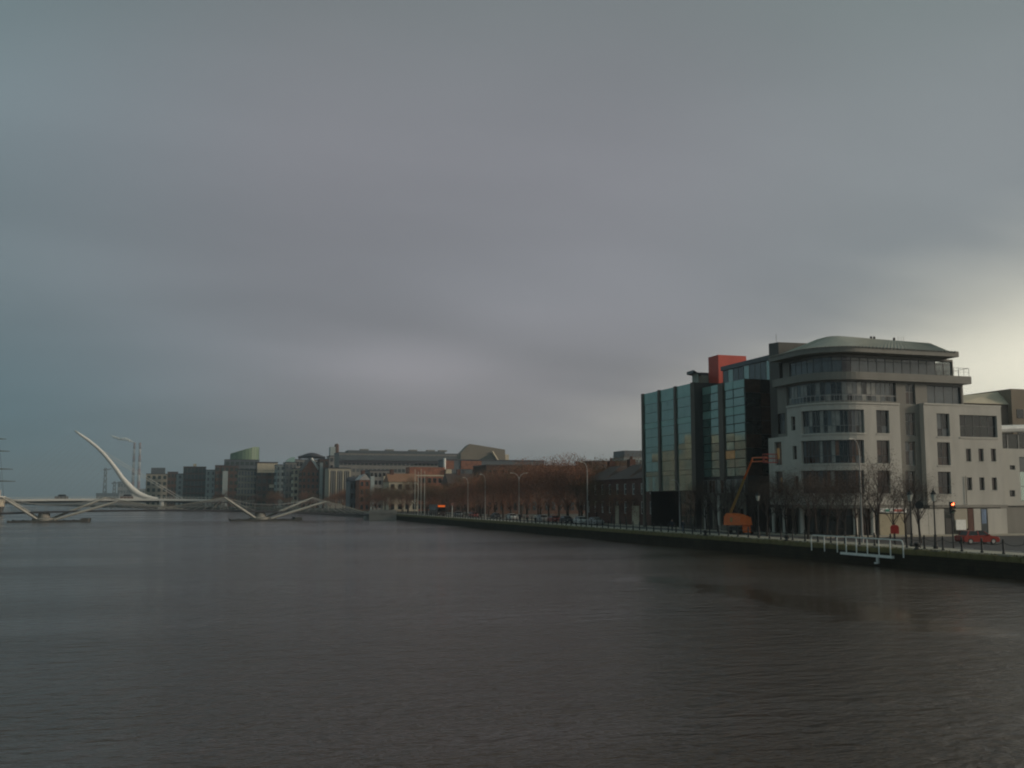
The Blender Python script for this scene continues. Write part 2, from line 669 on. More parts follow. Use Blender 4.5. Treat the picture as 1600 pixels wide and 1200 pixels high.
# ---------------------------------------------------------------- facades along a path
class Path:
    """plan line walked with the outside on the right-hand normal (dy, -dx)"""

    def __init__(s, pts):
        s.p = [Vector(q) for q in pts]
        s.s = [0.0]
        for a, b in zip(s.p, s.p[1:]):
            s.s.append(s.s[-1] + (b - a).length)
        s.L = s.s[-1]

    def _seg(s, t):
        for i in range(len(s.p) - 2, -1, -1):
            if t >= s.s[i] - 1e-9:
                return i
        return 0

    def pos(s, t, d=0.0):
        """d metres inwards of the line"""
        i = s._seg(t)
        a, b = s.p[i], s.p[i + 1]
        q = a + (b - a) * ((t - s.s[i]) / max(s.s[i + 1] - s.s[i], 1e-9))
        n = s.nrm(t)
        return (q.x - n.x * d, q.y - n.y * d)

    def nrm(s, t):
        i = s._seg(t)
        d = (s.p[i + 1] - s.p[i]).normalized()
        # smooth the normal at interior knots of arcs
        for k in (i, i + 1):
            if abs(t - s.s[k]) < 1e-6 and 0 < k < len(s.p) - 1:
                d1, d2 = (s.p[k] - s.p[k - 1]).normalized(), (s.p[k + 1] - s.p[k]).normalized()
                if d1.dot(d2) > 0.8:
                    d = (d1 + d2).normalized()
        return Vector((d.y, -d.x))

    def at(s, px, z):
        lo, hi = 0.0, s.front
        for _ in range(50):
            m = (lo + hi) / 2
            x, y = s.pos(m)
            if px_of(x, y, z) < px:
                lo = m
            else:
                hi = m
        return lo


def rloop(x0, y0, x1, y1, Rr, n=10, closed=True):
    """rectangle seen from its near corner (x0,y0), that corner rounded: river side first, then the west side, then the back"""
    pts = [(x0, y1)]
    if Rr > 0:
        for k in range(n + 1):
            t = math.pi * 0.5 * k / n
            pts.append((x0 + Rr - Rr * math.cos(t), y0 + Rr - Rr * math.sin(t)))
    else:
        pts.append((x0, y0))
    pts.append((x1, y0))
    if closed:
        pts += [(x1, y1), (x0, y1)]
    p = Path(pts)
    p.front = p.s[-3] if closed else p.L
    return p


def facade(mb, path, z0, z1, holes=(), depth=0.3, mi=0, s0=None, s1=None):
    s0 = 0.0 if s0 is None else s0
    s1 = path.L if s1 is None else s1
    S = {s0, s1}
    S.update(t for t in path.s if s0 < t < s1)
    Z = {z0, z1}
    for a, b, c, d in holes:
        S.update((a, b))
        Z.update((c, d))
    S, Z = sorted(S), sorted(Z)
    inh = lambda s, z: any(a < s < b and c < z < d for a, b, c, d in holes)
    P = lambda s, z, d=0: (*path.pos(s, d), z)
    for a, b in zip(S, S[1:]):
        if b - a < 1e-6:
            continue
        for c, d in zip(Z, Z[1:]):
            if d - c < 1e-6 or inh((a + b) / 2, (c + d) / 2):
                continue
            e = 1e-7
            mb.face([P(a + e, c), P(b - e, c), P(b - e, d), P(a + e, d)], mi)
    for a, b, c, d in holes:
        mb.face([P(a, c), P(a, d), P(a, d, depth), P(a, c, depth)], mi)
        mb.face([P(b, d), P(b, c), P(b, c, depth), P(b, d, depth)], mi)
        ss = [t for t in S if a <= t <= b]
        for q, r in zip(ss, ss[1:]):
            mb.face([P(q, c), P(q, c, depth), P(r, c, depth), P(r, c)], mi)
            mb.face([P(q, d), P(r, d), P(r, d, depth), P(q, d, depth)], mi)


def pbox(mb, path, s0, s1, d0, d1, z0, z1, mi=0):
    ts = [s0] + [t for t in path.s if s0 + 1e-4 < t < s1 - 1e-4] + [s1]
    for a, b in zip(ts, ts[1:]):
        A, B, C, D = path.pos(a, d0), path.pos(b, d0), path.pos(b, d1), path.pos(a, d1)
        mb.hexa([(*A, z0), (*B, z0), (*C, z0), (*D, z0)], [(*A, z1), (*B, z1), (*C, z1), (*D, z1)], mi)


def window(root, path, s0, s1, z0, z1, inset=0.22, cols=1, rows=(1.0,), frame=None, panes=None, fw=0.07, name='window', pick=None):
    """one window: frame mesh (the part) and each pane a sub-part"""
    frame = frame or WFRAME
    panes = panes or [GLASS_D, GLASS_B, GLASS_G, GLASS_D]
    mb = MB()
    pbox(mb, path, s0, s1, inset - 0.05, inset + 0.05, z0, z0 + fw)
    pbox(mb, path, s0, s1, inset - 0.05, inset + 0.05, z1 - fw, z1)
    xs = [s0 + (s1 - s0) * k / cols for k in range(cols + 1)]
    for k, t in enumerate(xs):
        a = min(max(t - fw / 2, s0), s1 - fw)
        pbox(mb, path, a, a + fw, inset - 0.048, inset + 0.052, z0 + fw, z1 - fw)
    zs = [z0]
    tot = sum(rows)
    for r in rows:
        zs.append(zs[-1] + (z1 - z0) * r / tot)
    for z in zs[1:-1]:
        pbox(mb, path, s0 + fw, s1 - fw, inset - 0.044, inset + 0.046, z - fw / 2, z + fw / 2)
    w = mb.build(name, frame, root)
    for k in range(cols):
        for q in range(len(zs) - 1):
            m = MB()
            a, b = xs[k] + fw / 2, xs[k + 1] - fw / 2
            pbox(m, path, a, b, inset - 0.012, inset + 0.012, zs[q] + fw / 2, zs[q + 1] - fw / 2)
            pm = pick(k, q) if pick else random.choice(panes)
            m.build('pane', pm, w)
    return w


# ================================================================ THE SETTING
GZ = 1.8       # quay level above the water
bank = [(65.5, -60), (65.5, 345), (62, 420), (50, 520), (25, 640), (-20, 800), (-80, 1000), (-260, 1700)]
left_bank = [(-86, -60), (-86, 540), (-108, 690), (-170, 900), (-290, 1100), (-520, 1700)]

w = MB()
w.face([(-9000, -300, 0), (9000, -300, 0), (9000, 9400, 0), (-9000, 9400, 0)])
structure('water', w, WATER)

g = MB()
for (a, b) in zip(bank, bank[1:]):
    x0, x1 = a[0], b[0]
    g.face([(x0, a[1], GZ), (4000, a[1], GZ), (4000, b[1], GZ), (x1, b[1], GZ)])
    g.face([(x1, b[1], -1), (x0, a[1], -1), (x0, a[1], GZ), (x1, b[1], GZ)])
g.face([(-260, 1700, GZ), (4000, 1700, GZ), (4000, 9000, GZ), (-4000, 9000, GZ), (-4000, 2600, GZ), (-700, 2300, GZ)])
g.face([(-4000, 2600, 0), (-700, 2300, 0), (-700, 2300, GZ), (-4000, 2600, GZ)])
structure('ground', g, LAND)
g = MB()
for (a, b) in zip(left_bank, left_bank[1:]):
    g.face([(-4000, a[1], GZ), (a[0], a[1], GZ), (b[0], b[1], GZ), (-4000, b[1], GZ)])
    g.face([(a[0], a[1], -1), (b[0], b[1], -1), (b[0], b[1], GZ), (a[0], a[1], GZ)])
structure('north_bank_ground', g, LAND)

# quay strips: pavement by the water, carriageway, pavement by the buildings, side street
p = MB()
p.box(66.1, 69.6, -60, 344, GZ - 0.3, GZ + 0.12)
structure('quay_pavement', p, PAVE)
p = MB()
p.face([(69.6, -60, GZ + 0.004), (76.0, -60, GZ + 0.004), (76.0, 344, GZ + 0.004), (69.6, 344, GZ + 0.004)])
p.face([(76.0, 60, GZ + 0.004), (150, 60, GZ + 0.004), (150, 110.5, GZ + 0.004), (76.0, 110.5, GZ + 0.004)])
structure('road', p, ASPH)
p = MB()
for k in range(60):
    y = -20 + k * 6
    p.box(72.75, 72.87, y, y + 2.4, GZ + 0.004, GZ + 0.009)
structure('road_markings', p, WHITE)
p = MB()
p.box(76.0, 78.4, 110.5, 344, GZ - 0.3, GZ + 0.13)
p.box(78.4, 150, 110.5, 114.0, GZ - 0.3, GZ + 0.13)
structure('building_pavement', p, PAVE)

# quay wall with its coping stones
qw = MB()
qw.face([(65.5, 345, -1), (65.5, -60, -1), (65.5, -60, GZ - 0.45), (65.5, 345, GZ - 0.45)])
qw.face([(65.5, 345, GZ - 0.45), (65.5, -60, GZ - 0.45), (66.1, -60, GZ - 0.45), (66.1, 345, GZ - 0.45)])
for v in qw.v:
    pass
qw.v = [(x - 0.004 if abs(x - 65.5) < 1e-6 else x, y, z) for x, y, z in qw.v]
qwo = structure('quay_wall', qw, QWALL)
cs = []
for k in range(4):
    m = MB()
    hh = 0.44 + 0.02 * k
    m.hexa([(0, 0.02, 0), (0.62, 0.02, 0), (0.62, 1.38, 0), (0, 1.38, 0)], [(0.03, 0.05, hh), (0.6, 0.05, hh + 0.02), (0.6, 1.35, hh), (0.03, 1.35, hh - 0.01)])
    cs.append(m.mesh('coping_stone', MOSS))
for k in range(202):
    put('coping_stone', random.choice(cs), qwo, (65.40 + random.uniform(-0.05, 0.04), 60 + 1.4 * k, GZ - 0.445 + random.uniform(-0.03, 0.02)))
# weed along the foot of the chain posts
wd = MB()
for k in range(5200):
    x, y = random.gauss(66.2, 0.28), random.uniform(60, 340)
    if x < 65.45:
        continue
    a, hgt, q = random.uniform(0, 6.3), random.uniform(0.04, 0.20), random.uniform(0.03, 0.12)
    wd.face([(x - q * math.cos(a), y - q * math.sin(a), GZ), (x + q * math.cos(a), y + q * math.sin(a), GZ), (x + random.uniform(-.08, .08), y + random.uniform(-.08, .08), GZ + hgt)])
tag(wd.build('grass', mat('quay_weed', (0.11, 0.098, 0.03), 0.9, var=0.4)), kind='stuff')

# ================================================================ LIMESTONE OFFICE BUILDING
Y0, X0, RC = 114.0, 78.5, 6.0
zc = lambda py, px=1380: on_y(px, py, Y0).z
Z_GF, Z_W1, Z_CORN0, Z_CORN1 = zc(789), zc(632), zc(594), zc(582)
Z_EAVE0, Z_EAVE1 = zc(553), zc(545)
vx = lambda px, py=700, y=Y0: on_y(px, py, y).x
XB1 = vx(1408)       # right end of the rounded white block
XR = vx(1446)        # left edge of the square white block
XB2 = vx(1567)
Y_LOW0 = on_x(1230, 660, X0).y      # the left wing steps down here
Y_LOW1 = on_x(1201, 720, X0).y

lb = thing('limestone_office_building', 'pale stone office block with rounded glazed corner bay and overhanging metal roof', 'building', (X0 + 10, Y0 + 8, GZ))
YEND = on_x(1211, 600, X0 + 0.6).y
cp = rloop(X0 + 0.9, Y0 + 0.9, vx(1512) + 0.5, YEND, RC - 0.9)          # inner grey volume
wp = rloop(X0, Y0, XB1, Y_LOW0, RC)                                    # white rounded block
b2 = rloop(XR, Y0 + 0.02, XB2, 140, 0)                                  # white square block
lw = rloop(X0 + 0.03, Y_LOW0 + 0.004, X0 + 14, Y_LOW1, 0)              # low left wing

FL = [(641, 677), (688, 724), (735, 771)]
FZ = [(zc(b), zc(a)) for a, b in FL]
# --- white rounded block
holes = []
bay = []
for (z0, z1) in FZ:
    zz = (z0 + z1) / 2
    a, b = wp.at(1252, zz), wp.at(1350.5, zz)
    bay.append((a, b, z0, z1))
holes += bay
r1 = []
for i, (z0, z1) in enumerate(FZ):
    zz = (z0 + z1) / 2
    r1.append((wp.at(1369.5 + i, zz), wp.at(1389.5 + i, zz), z0, z1))
holes += r1
nar = []
for i, (za, zb) in enumerate(((651, 673), (697, 718), (744, 764))):
    a, b = wp.at(1237 + i, 14), wp.at(1243.5 + i, 14)
    x, y = wp.pos(a)
    nar.append((a, b, z_at(x, y, zb), z_at(x, y, za)))
holes += nar
m = MB()
facade(m, wp, Z_GF, Z_W1, holes, 0.45)
loop = [(*wp.pos(t + 1e-6), Z_W1) for t in wp.s[:-1]]
m.face(loop)
m.face([(x, y, Z_GF) for x, y, _ in reversed(loop)])
m.build('rounded_block_wall', LIME, lb)
# --- low wing
m = MB()
zlow = z_at(X0, Y_LOW0 + 2, 683)
lwh = []
for za, zb in ((691, 727), (737, 771)):
    a, b = lw.at(1210.5, 12), lw.at(1221.5, 12)
    x, y = lw.pos(a)
    lwh.append((a, b, z_at(x, y, zb), z_at(x, y, za)))
facade(m, lw, Z_GF, zlow, lwh, 0.45)
lo = [(*lw.pos(t + 1e-6), zlow) for t in lw.s[:-1]]
m.face(lo)
m.face([(x, y, Z_GF) for x, y, _ in reversed(lo)])
m.build('low_wing_wall', LIME, lb)
for i, h in enumerate(lwh):
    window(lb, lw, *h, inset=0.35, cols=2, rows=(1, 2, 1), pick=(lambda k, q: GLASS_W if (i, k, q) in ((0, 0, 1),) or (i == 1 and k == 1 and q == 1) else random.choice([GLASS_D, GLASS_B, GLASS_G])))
# --- windows of the white block
for i, (a, b, z0, z1) in enumerate(bay):
    def pk(k, q, i=i):
        if i == 2 and k == 8 and q:
            return GLASS_BL
        if k in (10, 11, 12):
            return GLASS_D
        if k in (3, 4, 6):
            return GLASS_D if i == 0 else GLASS_B
        if k in (5, 8) and i < 2:
            return GLASS_P
        if i == 2 and q == 1 and k in (2, 7, 14):
            return GLASS_O
        return random.choice([GLASS_G, GLASS_P, GLASS_G, GLASS_D] if i == 0 else [GLASS_B, GLASS_D, GLASS_B, GLASS_G, GLASS_O])
    window(lb, wp, a, b, z0, z1, inset=0.38, cols=16, rows=(1.0, 2.4, .0001) if False else (1.1, 2.3), frame=WFRAME if i else WFRAME_M, pick=pk, fw=0.10, name='bay_window')
    s = MB()
    pbox(s, wp, a - 0.1, b + 0.1, -0.10, 0.25, z0 - 0.20, z0 - 0.003)
    s.build('window_sill', LIME2, lb)
for i, (a, b, z0, z1) in enumerate(r1):
    window(lb, wp, a, b, z0, z1, inset=0.38, cols=2, rows=(1, 1.9), panes=[GLASS_G, GLASS_D] if i == 0 else [GLASS_B, GLASS_D])
    s = MB()
    pbox(s, wp, a - 0.08, b + 0.08, -0.08, 0.25, z0 - 0.16, z0 - 0.003)
    s.build('window_sill', LIME2, lb)
for (a, b, z0, z1) in nar:
    window(lb, wp, a, b, z0, z1, inset=0.35, cols=1, rows=(1, 1.4), panes=[GLASS_B, GLASS_D])
# parapet coping and the glass guard above it
m = MB()
pbox(m, wp, 0.02, wp.front - 0.02, -0.12, 0.5, Z_W1 + 0.003, Z_W1 + 0.22)
m.build('parapet_coping', LIME2, lb)
m = MB()
for t in [wp.front * k / 26 for k in range(1, 26)]:
    x, y = wp.pos(t, 0.3)
    m.tube((x, y, Z_W1 + 0.2), (x, y, Z_W1 + 1.15), 0.025, n=4)
pbox(m, wp, 0.3, wp.front - 0.2, 0.28, 0.33, Z_W1 + 1.15, Z_W1 + 1.2)
m.build('terrace_railing', GALV, lb)

# --- square white block
holes, wl, sm = [], [], []
for i, (za, zb) in enumerate(((646, 682), (691, 727), (737, 772))):
    z1, z0 = on_y(1473, za, Y0).z, on_y(1473, zb, Y0).z
    wl.append((b2.at(1464 + i, (z0 + z1) / 2), b2.at(1484 + i, (z0 + z1) / 2), z0, z1))
z1, z0 = on_y(1530, 649, Y0).z, on_y(1530, 683, Y0).z
lou = (b2.at(1500.5, z0), b2.at(1559, z0), z0, z1)
for j, (za, zb) in enumerate(((701, 721), (746, 766))):
    for i in range(3):
        xa = 1510 + 19.5 * i + 1.5 * j
        z1, z0 = on_y(xa, za, Y0).z, on_y(xa, zb, Y0).z
        sm.append((b2.at(xa, z0), b2.at(xa + 8, z0), z0, z1))
Z_B2 = on_y(1500, 634, Y0).z
m = MB()
facade(m, b2, Z_GF, Z_B2, wl + [lou] + sm, 0.45)
lo = [(*b2.pos(t + 1e-6), Z_B2) for t in b2.s[:-1]]
m.face(lo)
m.face([(x, y, Z_GF) for x, y, _ in reversed(lo)])
m.build('square_block_wall', LIME, lb)
m = MB()
pbox(m, b2, b2.s[1] - 4, b2.front + 0.02, -0.12, 0.5, Z_B2 + 0.003, Z_B2 + 0.22)
m.build('parapet_coping', LIME2, lb)
for i, h in enumerate(wl):
    window(lb, b2, *h, inset=0.38, cols=2, rows=(1, 1.9), panes=[GLASS_G, GLASS_D] if i == 0 else [GLASS_B, GLASS_D])
    s = MB()
    pbox(s, b2, h[0] - 0.08, h[1] + 0.08, -0.08, 0.25, h[2] - 0.16, h[2] - 0.003)
    s.build('window_sill', LIME2, lb)
for h in sm:
    window(lb, b2, *h, inset=0.3, cols=1, rows=(1,), panes=[GLASS_B, GLASS_D])
    s = MB()
    pbox(s, b2, h[0] - 0.05, h[1] + 0.05, -0.05, 0.2, h[2] - 0.1, h[2] - 0.003)
    s.build('window_sill', LIME2, lb)
a, b, z0, z1 = lou
window(lb, b2, a, b, z0, z1, inset=0.42, cols=5, rows=(1, 1), panes=[GLASS_D, CURT_D], name='wide_window')
s = MB()
pbox(s, b2, a - 0.1, b + 0.1, -0.10, 0.25, z0 - 0.22, z0 - 0.003)
s.build('window_sill', LIME2, lb)

# --- grey inner volume: recess between the blocks and the set-back fifth floor
Z5a, Z5b = zc(626), zc(596)
Z5R0, Z5R1 = on_y(1480, 633, Y0 + 0.9).z, on_y(1480, 603, Y0 + 0.9).z
strip5 = (cp.at(1229, 21), cp.at(1400, 21), Z5a, Z5b)
strip5r = (cp.at(1449, 20), cp.at(1506, 20), Z5R0, Z5R1)
rec = []
for za, zb in ((600, 632), (645, 681), (690, 727), (736, 771)):
    z1, z0 = on_y(1425, za, Y0 + 0.9).z, on_y(1425, zb, Y0 + 0.9).z
    rec.append((cp.at(1416, z0), cp.at(1431, z0), z0, z1))
side = []
for za, zb in ((604, 634), (646, 678)):
    a, b = cp.at(1209.5, 19), cp.at(1226, 19)
    x, y = cp.pos((a + b) / 2)
    side.append((a, b, z_at(x, y, zb), z_at(x, y, za)))
m = MB()
facade(m, cp, GZ, Z_CORN0, [strip5, strip5r] + rec + side[1:], 0.4)
m.face([(*cp.pos(t + 1e-6), Z_CORN0) for t in cp.s[:-1]])
m.build('inner_wall', CLAD, lb)


def pk5(k, q):
    if k in (11, 12):
        return GLASS_D
    if k in (6, 7, 9):
        return GLASS_D
    return random.choice([GLASS_G, GLASS_G, GLASS_P, GLASS_D, GLASS_P])


window(lb, cp, *strip5, inset=0.3, cols=24, rows=(1, 1.9), frame=WFRAME_M, pick=pk5, fw=0.08, name='window_band')
window(lb, cp, *strip5r, inset=0.3, cols=4, rows=(2.6, 0.7), frame=WFRAME, panes=[GLASS_G], fw=0.12, name='window_band')
for h in rec:
    window(lb, cp, *h, inset=0.3, cols=2, rows=(1.6, 1), panes=[GLASS_D, GLASS_B, GLASS_G], frame=WFRAME_L)
for h in side[1:]:
    window(lb, cp, *h, inset=0.3, cols=3, rows=(1.6, 1), panes=[GLASS_D, GLASS_G])

# --- cornice slab above the fifth floor
XE5 = vx(1518, 590, Y0 + 0.1)
kp = rloop(X0 + 0.15, Y0 + 0.15, XE5, YEND, RC - 0.15, 14)
m = MB()
lo = [kp.pos(t + 1e-6) for t in kp.s[:-1]]
m.hexa([(x, y, Z_CORN0 + 0.003) for x, y in lo], [(x, y, Z_CORN1) for x, y in lo])
m.build('cornice_slab', CLAD, lb)
# --- glazed sixth floor
sp6 = rloop(X0 + 1.9, Y0 + 1.9, vx(1489, 570, Y0 + 1.9), YEND, RC - 1.9)
z60, z61 = Z_CORN1 + 0.15, zc(556)
a6, b6 = sp6.at(1233, 25), sp6.front - 0.15
m = MB()
ret6 = (sp6.front + 0.3, sp6.front + 9.0, z60, z61)
facade(m, sp6, Z_CORN1, Z_EAVE0, [(a6, b6, z60, z61), ret6], 0.3)
m.build('penthouse_wall', CLAD, lb)


def pk6(k, q):
    if k == 7:
        return GLASS_D
    if k >= 18:
        return CLEAR
    return random.choice([GLASS_G, GLASS_G, GLASS_BL if q else GLASS_G, GLASS_G])


window(lb, sp6, a6, b6, z60, z61, inset=0.2, cols=20, rows=(2.6, 0.8), frame=WFRAME, pick=pk6, fw=0.10, name='window_band')
window(lb, sp6, *ret6, inset=0.2, cols=5, rows=(1,), frame=WFRAME, panes=[CLEAR], fw=0.10, name='window_band')
# guard rail at the open end of the cornice
m = MB()
ga, gb = vx(1490, 580, Y0 + 0.4), XE5 - 0.15
for k in range(4):
    x = ga + (gb - ga) * k / 3
    m.tube((x, Y0 + 0.4, Z_CORN1), (x, Y0 + 0.4, Z_CORN1 + 1.15), 0.035, n=4)
for k in range(4):
    m.tube((gb, Y0 + 0.4 + 2 * k, Z_CORN1), (gb, Y0 + 0.4 + 2 * k, Z_CORN1 + 1.15), 0.035, n=4)
m.tube((ga, Y0 + 0.4, Z_CORN1 + 1.15), (gb, Y0 + 0.4, Z_CORN1 + 1.15), 0.03, n=4)
m.tube((gb, Y0 + 0.4, Z_CORN1 + 1.15), (gb, Y0 + 6.4, Z_CORN1 + 1.15), 0.03, n=4)
m.tube((ga, Y0 + 0.4, Z_CORN1 + 0.6), (gb, Y0 + 0.4, Z_CORN1 + 0.6), 0.018, n=4)
m.build('guard_rail', GALV, lb)
# --- roof: deep eave, fascia and sloping metal roof with standing seams
XEV = vx(1499, 554, Y0 - 0.2)
e0 = rloop(X0 - 0.1, Y0 - 0.1, XEV, YEND + 0.4, RC, 14)
e1 = rloop(X0 + 0.6, Y0 + 0.6, XEV - 0.6, YEND - 0.3, RC - 0.6, 14)
XRG = vx(1456, 538, Y0 + 6)
rg = rloop(X0 + 6.2, Y0 + 6.2, XRG, YEND - 2.0, 1.2, 14)
ZR = on_y(1305, 525.5, Y0 + 6.5).z
ZR2 = on_y(1455, 536.5, Y0 + 6.2).z
zrg = lambda x: ZR - (ZR - ZR2) * min(1, max(0, (x - X0 - 7.5) / (XRG - X0 - 7.5)))
lp = lambda p, z: [(*p.pos(t + 1e-6), z) for t in p.s[:-1]]
m = MB()
A, B, C = lp(e0, Z_EAVE0 + 0.1), lp(e0, Z_EAVE1 + 0.15), [(x, y, zrg(x)) for x, y, _ in lp(rg, ZR)]
n = len(A)
m.hexa(A, B, 1)
B2 = lp(e1, Z_EAVE1 + 0.16)
for k in range(n):
    j = (k + 1) % n
    m.face([B2[k], B2[j], C[j], C[k]], 0)
m.face(C, 0)
m.build('roof', [ROOFM, CLAD], lb)
m = MB()
ts = [t for t in [0.6 * k for k in range(1, int(e1.front / 0.6))]]
for t in ts:
    u = t / e1.front * rg.front
    q_ = rg.pos(u)
    a, b = Vector((*e1.pos(t), Z_EAVE1 + 0.2)), Vector((*q_, zrg(q_[0]) + 0.04))
    m.tube(a, b, 0.05, 0.05, n=3)
m.build('roof_seam', ROOFM, lb)
m = MB()
for k in range(1, int(e0.front / 0.55)):
    x, y = e0.pos(k * 0.55, -0.04)
    m.lathe([(0.13, Z_EAVE1 - 0.02), (0.15, Z_EAVE1 + 0.1), (0.05, Z_EAVE1 + 0.2)], (x, y, 0), 6)
m.build('eave_bracket', CLAD, lb)
m = MB()
for px in (1361, 1366, 1397):
    q = on_y(px, 528, Y0 + 9)
    m.tube((q.x, q.y, ZR - 0.3), (q.x, q.y, ZR + 0.75), 0.2, 0.16, n=8)
m.build('roof_vent', BLACK, lb)
m = MB()
for dx in (0, 0.5, 0.95):
    q = on_y(1403, 520, Y0 + 9)
    m.tube((q.x + dx, q.y, ZR - 0.4), (q.x + dx, q.y, ZR + 1.0), 0.03, n=4)
m.tube((q.x, q.y, ZR + 0.2), (q.x + 0.95, q.y, ZR + 0.2), 0.02, n=4)
m.build('antenna_frame', GALV, lb)
# --- stair tower at the left end
yT0, yT1 = YEND + 0.41, on_x(1196, 560, X0 + 1.0).y
zT = z_at(X0 + 1.6, yT1, 537)
m = MB()
m.hexa([(X0 + 1.6, yT0, GZ), (X0 + 12, yT0, GZ), (X0 + 12, yT1, GZ), (X0 + 1.6, yT1, GZ)],
       [(X0 + 1.6, yT0, zT - .15), (X0 + 12, yT0, zT), (X0 + 12, yT1, zT), (X0 + 1.6, yT1, zT)])
m.tube((X0 + 2, yT1 - 1.4, zT), (X0 + 2, yT1 - 1.4, zT + 1.2), 0.03, n=4)
m.build('stair_tower', mat('tower_cladding', (0.085, 0.078, 0.07), 0.6, var=0.15, streak=True), lb)
# --- ground floor: ledge, recessed shopfronts, columns, shop panels
m = MB()
pbox(m, wp, 0.2, wp.front + 0.0, -0.35, 0.4, Z_GF - 0.42, Z_GF - 0.003)
m.build('entrance_ledge', CLAD, lb)
m = MB()
pbox(m, b2, b2.s[1] - 6, b2.front, -0.35, 0.4, Z_GF - 0.38, Z_GF - 0.003)
m.build('entrance_ledge', CLAD, lb)
gp = rloop(X0 + 0.82, Y0 + 0.82, XB2, 140, RC - 0.82)
zg1 = Z_GF - 0.5
for (xa, xb, pn, cols) in ((1203, 1222, [CURT_D, GLASS_D], 2), (1229, 1246, [CURT_D, GLASS_D], 2), (1255, 1334, [CURT_D, GLASS_D, GLASS_B], 7), (1344, 1362, [GLASS_D, GLASS_B], 2)):
    window(lb, gp, gp.at(xa, 4), gp.at(xb, 4), GZ + 0.14, zg1, inset=-0.05, cols=cols, rows=(2.6, 0.9), panes=pn, name='shopfront', frame=BLACK, fw=0.1)
for px in (1209, 1226, 1250, 1338, 1366):
    t = wp.at(px, 4) if px > 1232 else None
    x, y = wp.pos(t, 0.35) if t else on_x(px, 810, X0 + 0.35).xy
    m = MB()
    m.lathe([(0.34, GZ + 0.13), (0.34, GZ + 0.3), (0.28, GZ + 0.34), (0.28, zg1 - 0.2), (0.36, zg1 - 0.1), (0.36, Z_GF - 0.42)], (x, y, 0), 12)
    m.build('column', LIME, lb, True)
# shop with cream front, sign band and white panels
sq = rloop(vx(1373, 810), Y0 - 0.06, XB2 + 0.5, 139, 0)
SHOPM = mat('shop_front_cream', (0.36, 0.30, 0.20), 0.6, var=0.12)


def shop_panel(name, xa, xb, ya, yb, m_, d0=-0.06, d1=0.3):
    q = MB()
    z1 = on_y((xa + xb) / 2, ya, Y0).z if ya else zg1
    z0 = on_y((xa + xb) / 2, yb, Y0).z if yb else GZ + 0.13
    pbox(q, sq, max(sq.at(xa, 4), sq.s[1] + 0.001), sq.at(xb, 4), d0, d1, z0, z1)
    return q.build(name, m_, lb)


shop_panel('shop_wall', 1374, 1415, 803, None, SHOPM)
sg = shop_panel('shop_sign_board', 1375, 1416, 793.5, 801, WHITE, -0.12, 0.2)
shop_panel('sign_lettering', 1383, 1390, 795.5, 799.5, mat('sign_green', (0.05, 0.30, 0.22), .5), -0.135, -0.1)
shop_panel('sign_lettering', 1395, 1411, 795.5, 799.5, mat('sign_red', (0.45, 0.10, 0.08), .5), -0.135, -0.1)
shop_panel('pier', 1416, 1424, None, None, DCLAD, 0.0)
for xa, xb in ((1424.5, 1450), (1450.5, 1475)):
    shop_panel('wall_panel', xa, xb, None, None, LIME)
shop_panel('doorway', 1475.5, 1491, None, None, CURT_D, 0.05)
shop_panel('door', 1477, 1489, 810, None, BLACK, 0.0, 0.06)
shop_panel('wall_panel', 1491.5, 1512, None, 826, BEIGE, 0.0)
shop_panel('notice_board', 1492.5, 1508, 812, 828, WHITE, -0.12, -0.02)
shop_panel('pier', 1512.5, 1521, None, None, BRICK, -0.03)
shop_panel('wall_panel', 1521.5, 1532, None, None, LIME)
shop_panel('wall_panel', 1543, 1573, None, None, LIME)
shop_panel('display_window', 1532.5, 1542.5, None, None, GLASS_G, 0.0)
shop_panel('poster', 1534, 1541, 796, 818, mat('poster_blue', (0.13, 0.2, 0.33), 0.5, var=0.5, scale=1.2), -0.03, 0.0)
m = MB()
q = on_y(1510, 770, Y0 - 0.1)
m.tube((q.x, q.y, Z_GF), (q.x, q.y, on_y(1510, 744, Y0).z), 0.05, n=6)
m.build('downpipe', CLAD, lb)

# ---------------- buildings at the right edge, past the limestone block
rb = thing('white_annex_building', 'low white rendered annex beside the stone office block, small square windows and curved balcony', 'building', (XB2 + 6, Y0 + 3, GZ))
YA = Y0 + 0.7
xa0, xa1 = XB2 + 0.003, vx(1600, 700, YA) + 14
ap = rloop(xa0, YA, xa1, YA + 14, 0)
za_top, za_g = on_y(1580, 701, YA).z, on_y(1580, 790, YA).z
hs = []
for ya, yb in ((727, 734), (766, 776)):
    z1, z0 = on_y(1582, ya, YA).z, on_y(1582, yb, YA).z
    hs.append((ap.at(1578, z0), ap.at(1586.5, z0), z0, z1))
z1, z0 = on_y(1600, 714, YA).z, on_y(1600, 783, YA).z
tallw = (ap.at(1596, z0), ap.front - 6.0, z0, z1)
m = MB()
facade(m, ap, za_g, za_top, hs + [tallw], 0.3)
m.face([(*ap.pos(t + 1e-6), za_top) for t in ap.s[:-1]])
m.build('wall', mat('annex_render', (0.50, 0.47, 0.42), 0.8, var=0.1, scale=0.4, streak=True), rb)
for h in hs:
    window(rb, ap, *h, inset=0.25, cols=1, panes=[GLASS_D])
window(rb, ap, *tallw, inset=0.25, cols=4, rows=(1, 1, 1), panes=[GLASS_D, GLASS_G, CURT])
m = MB()
m.box(xa0 + 0.01, xa1, YA + 0.3, YA + 13, GZ, za_g - 0.003)
m.build('ground_floor_wall', CLAD, rb)
m = MB()
zb1 = on_y(1580, 677, YA).z
m.box(xa0 + 0.02, xa1, YA + 1.2, YA + 12, za_top + 0.003, zb1)
m.build('glazed_storey', CURT_D, rb)
m = MB()
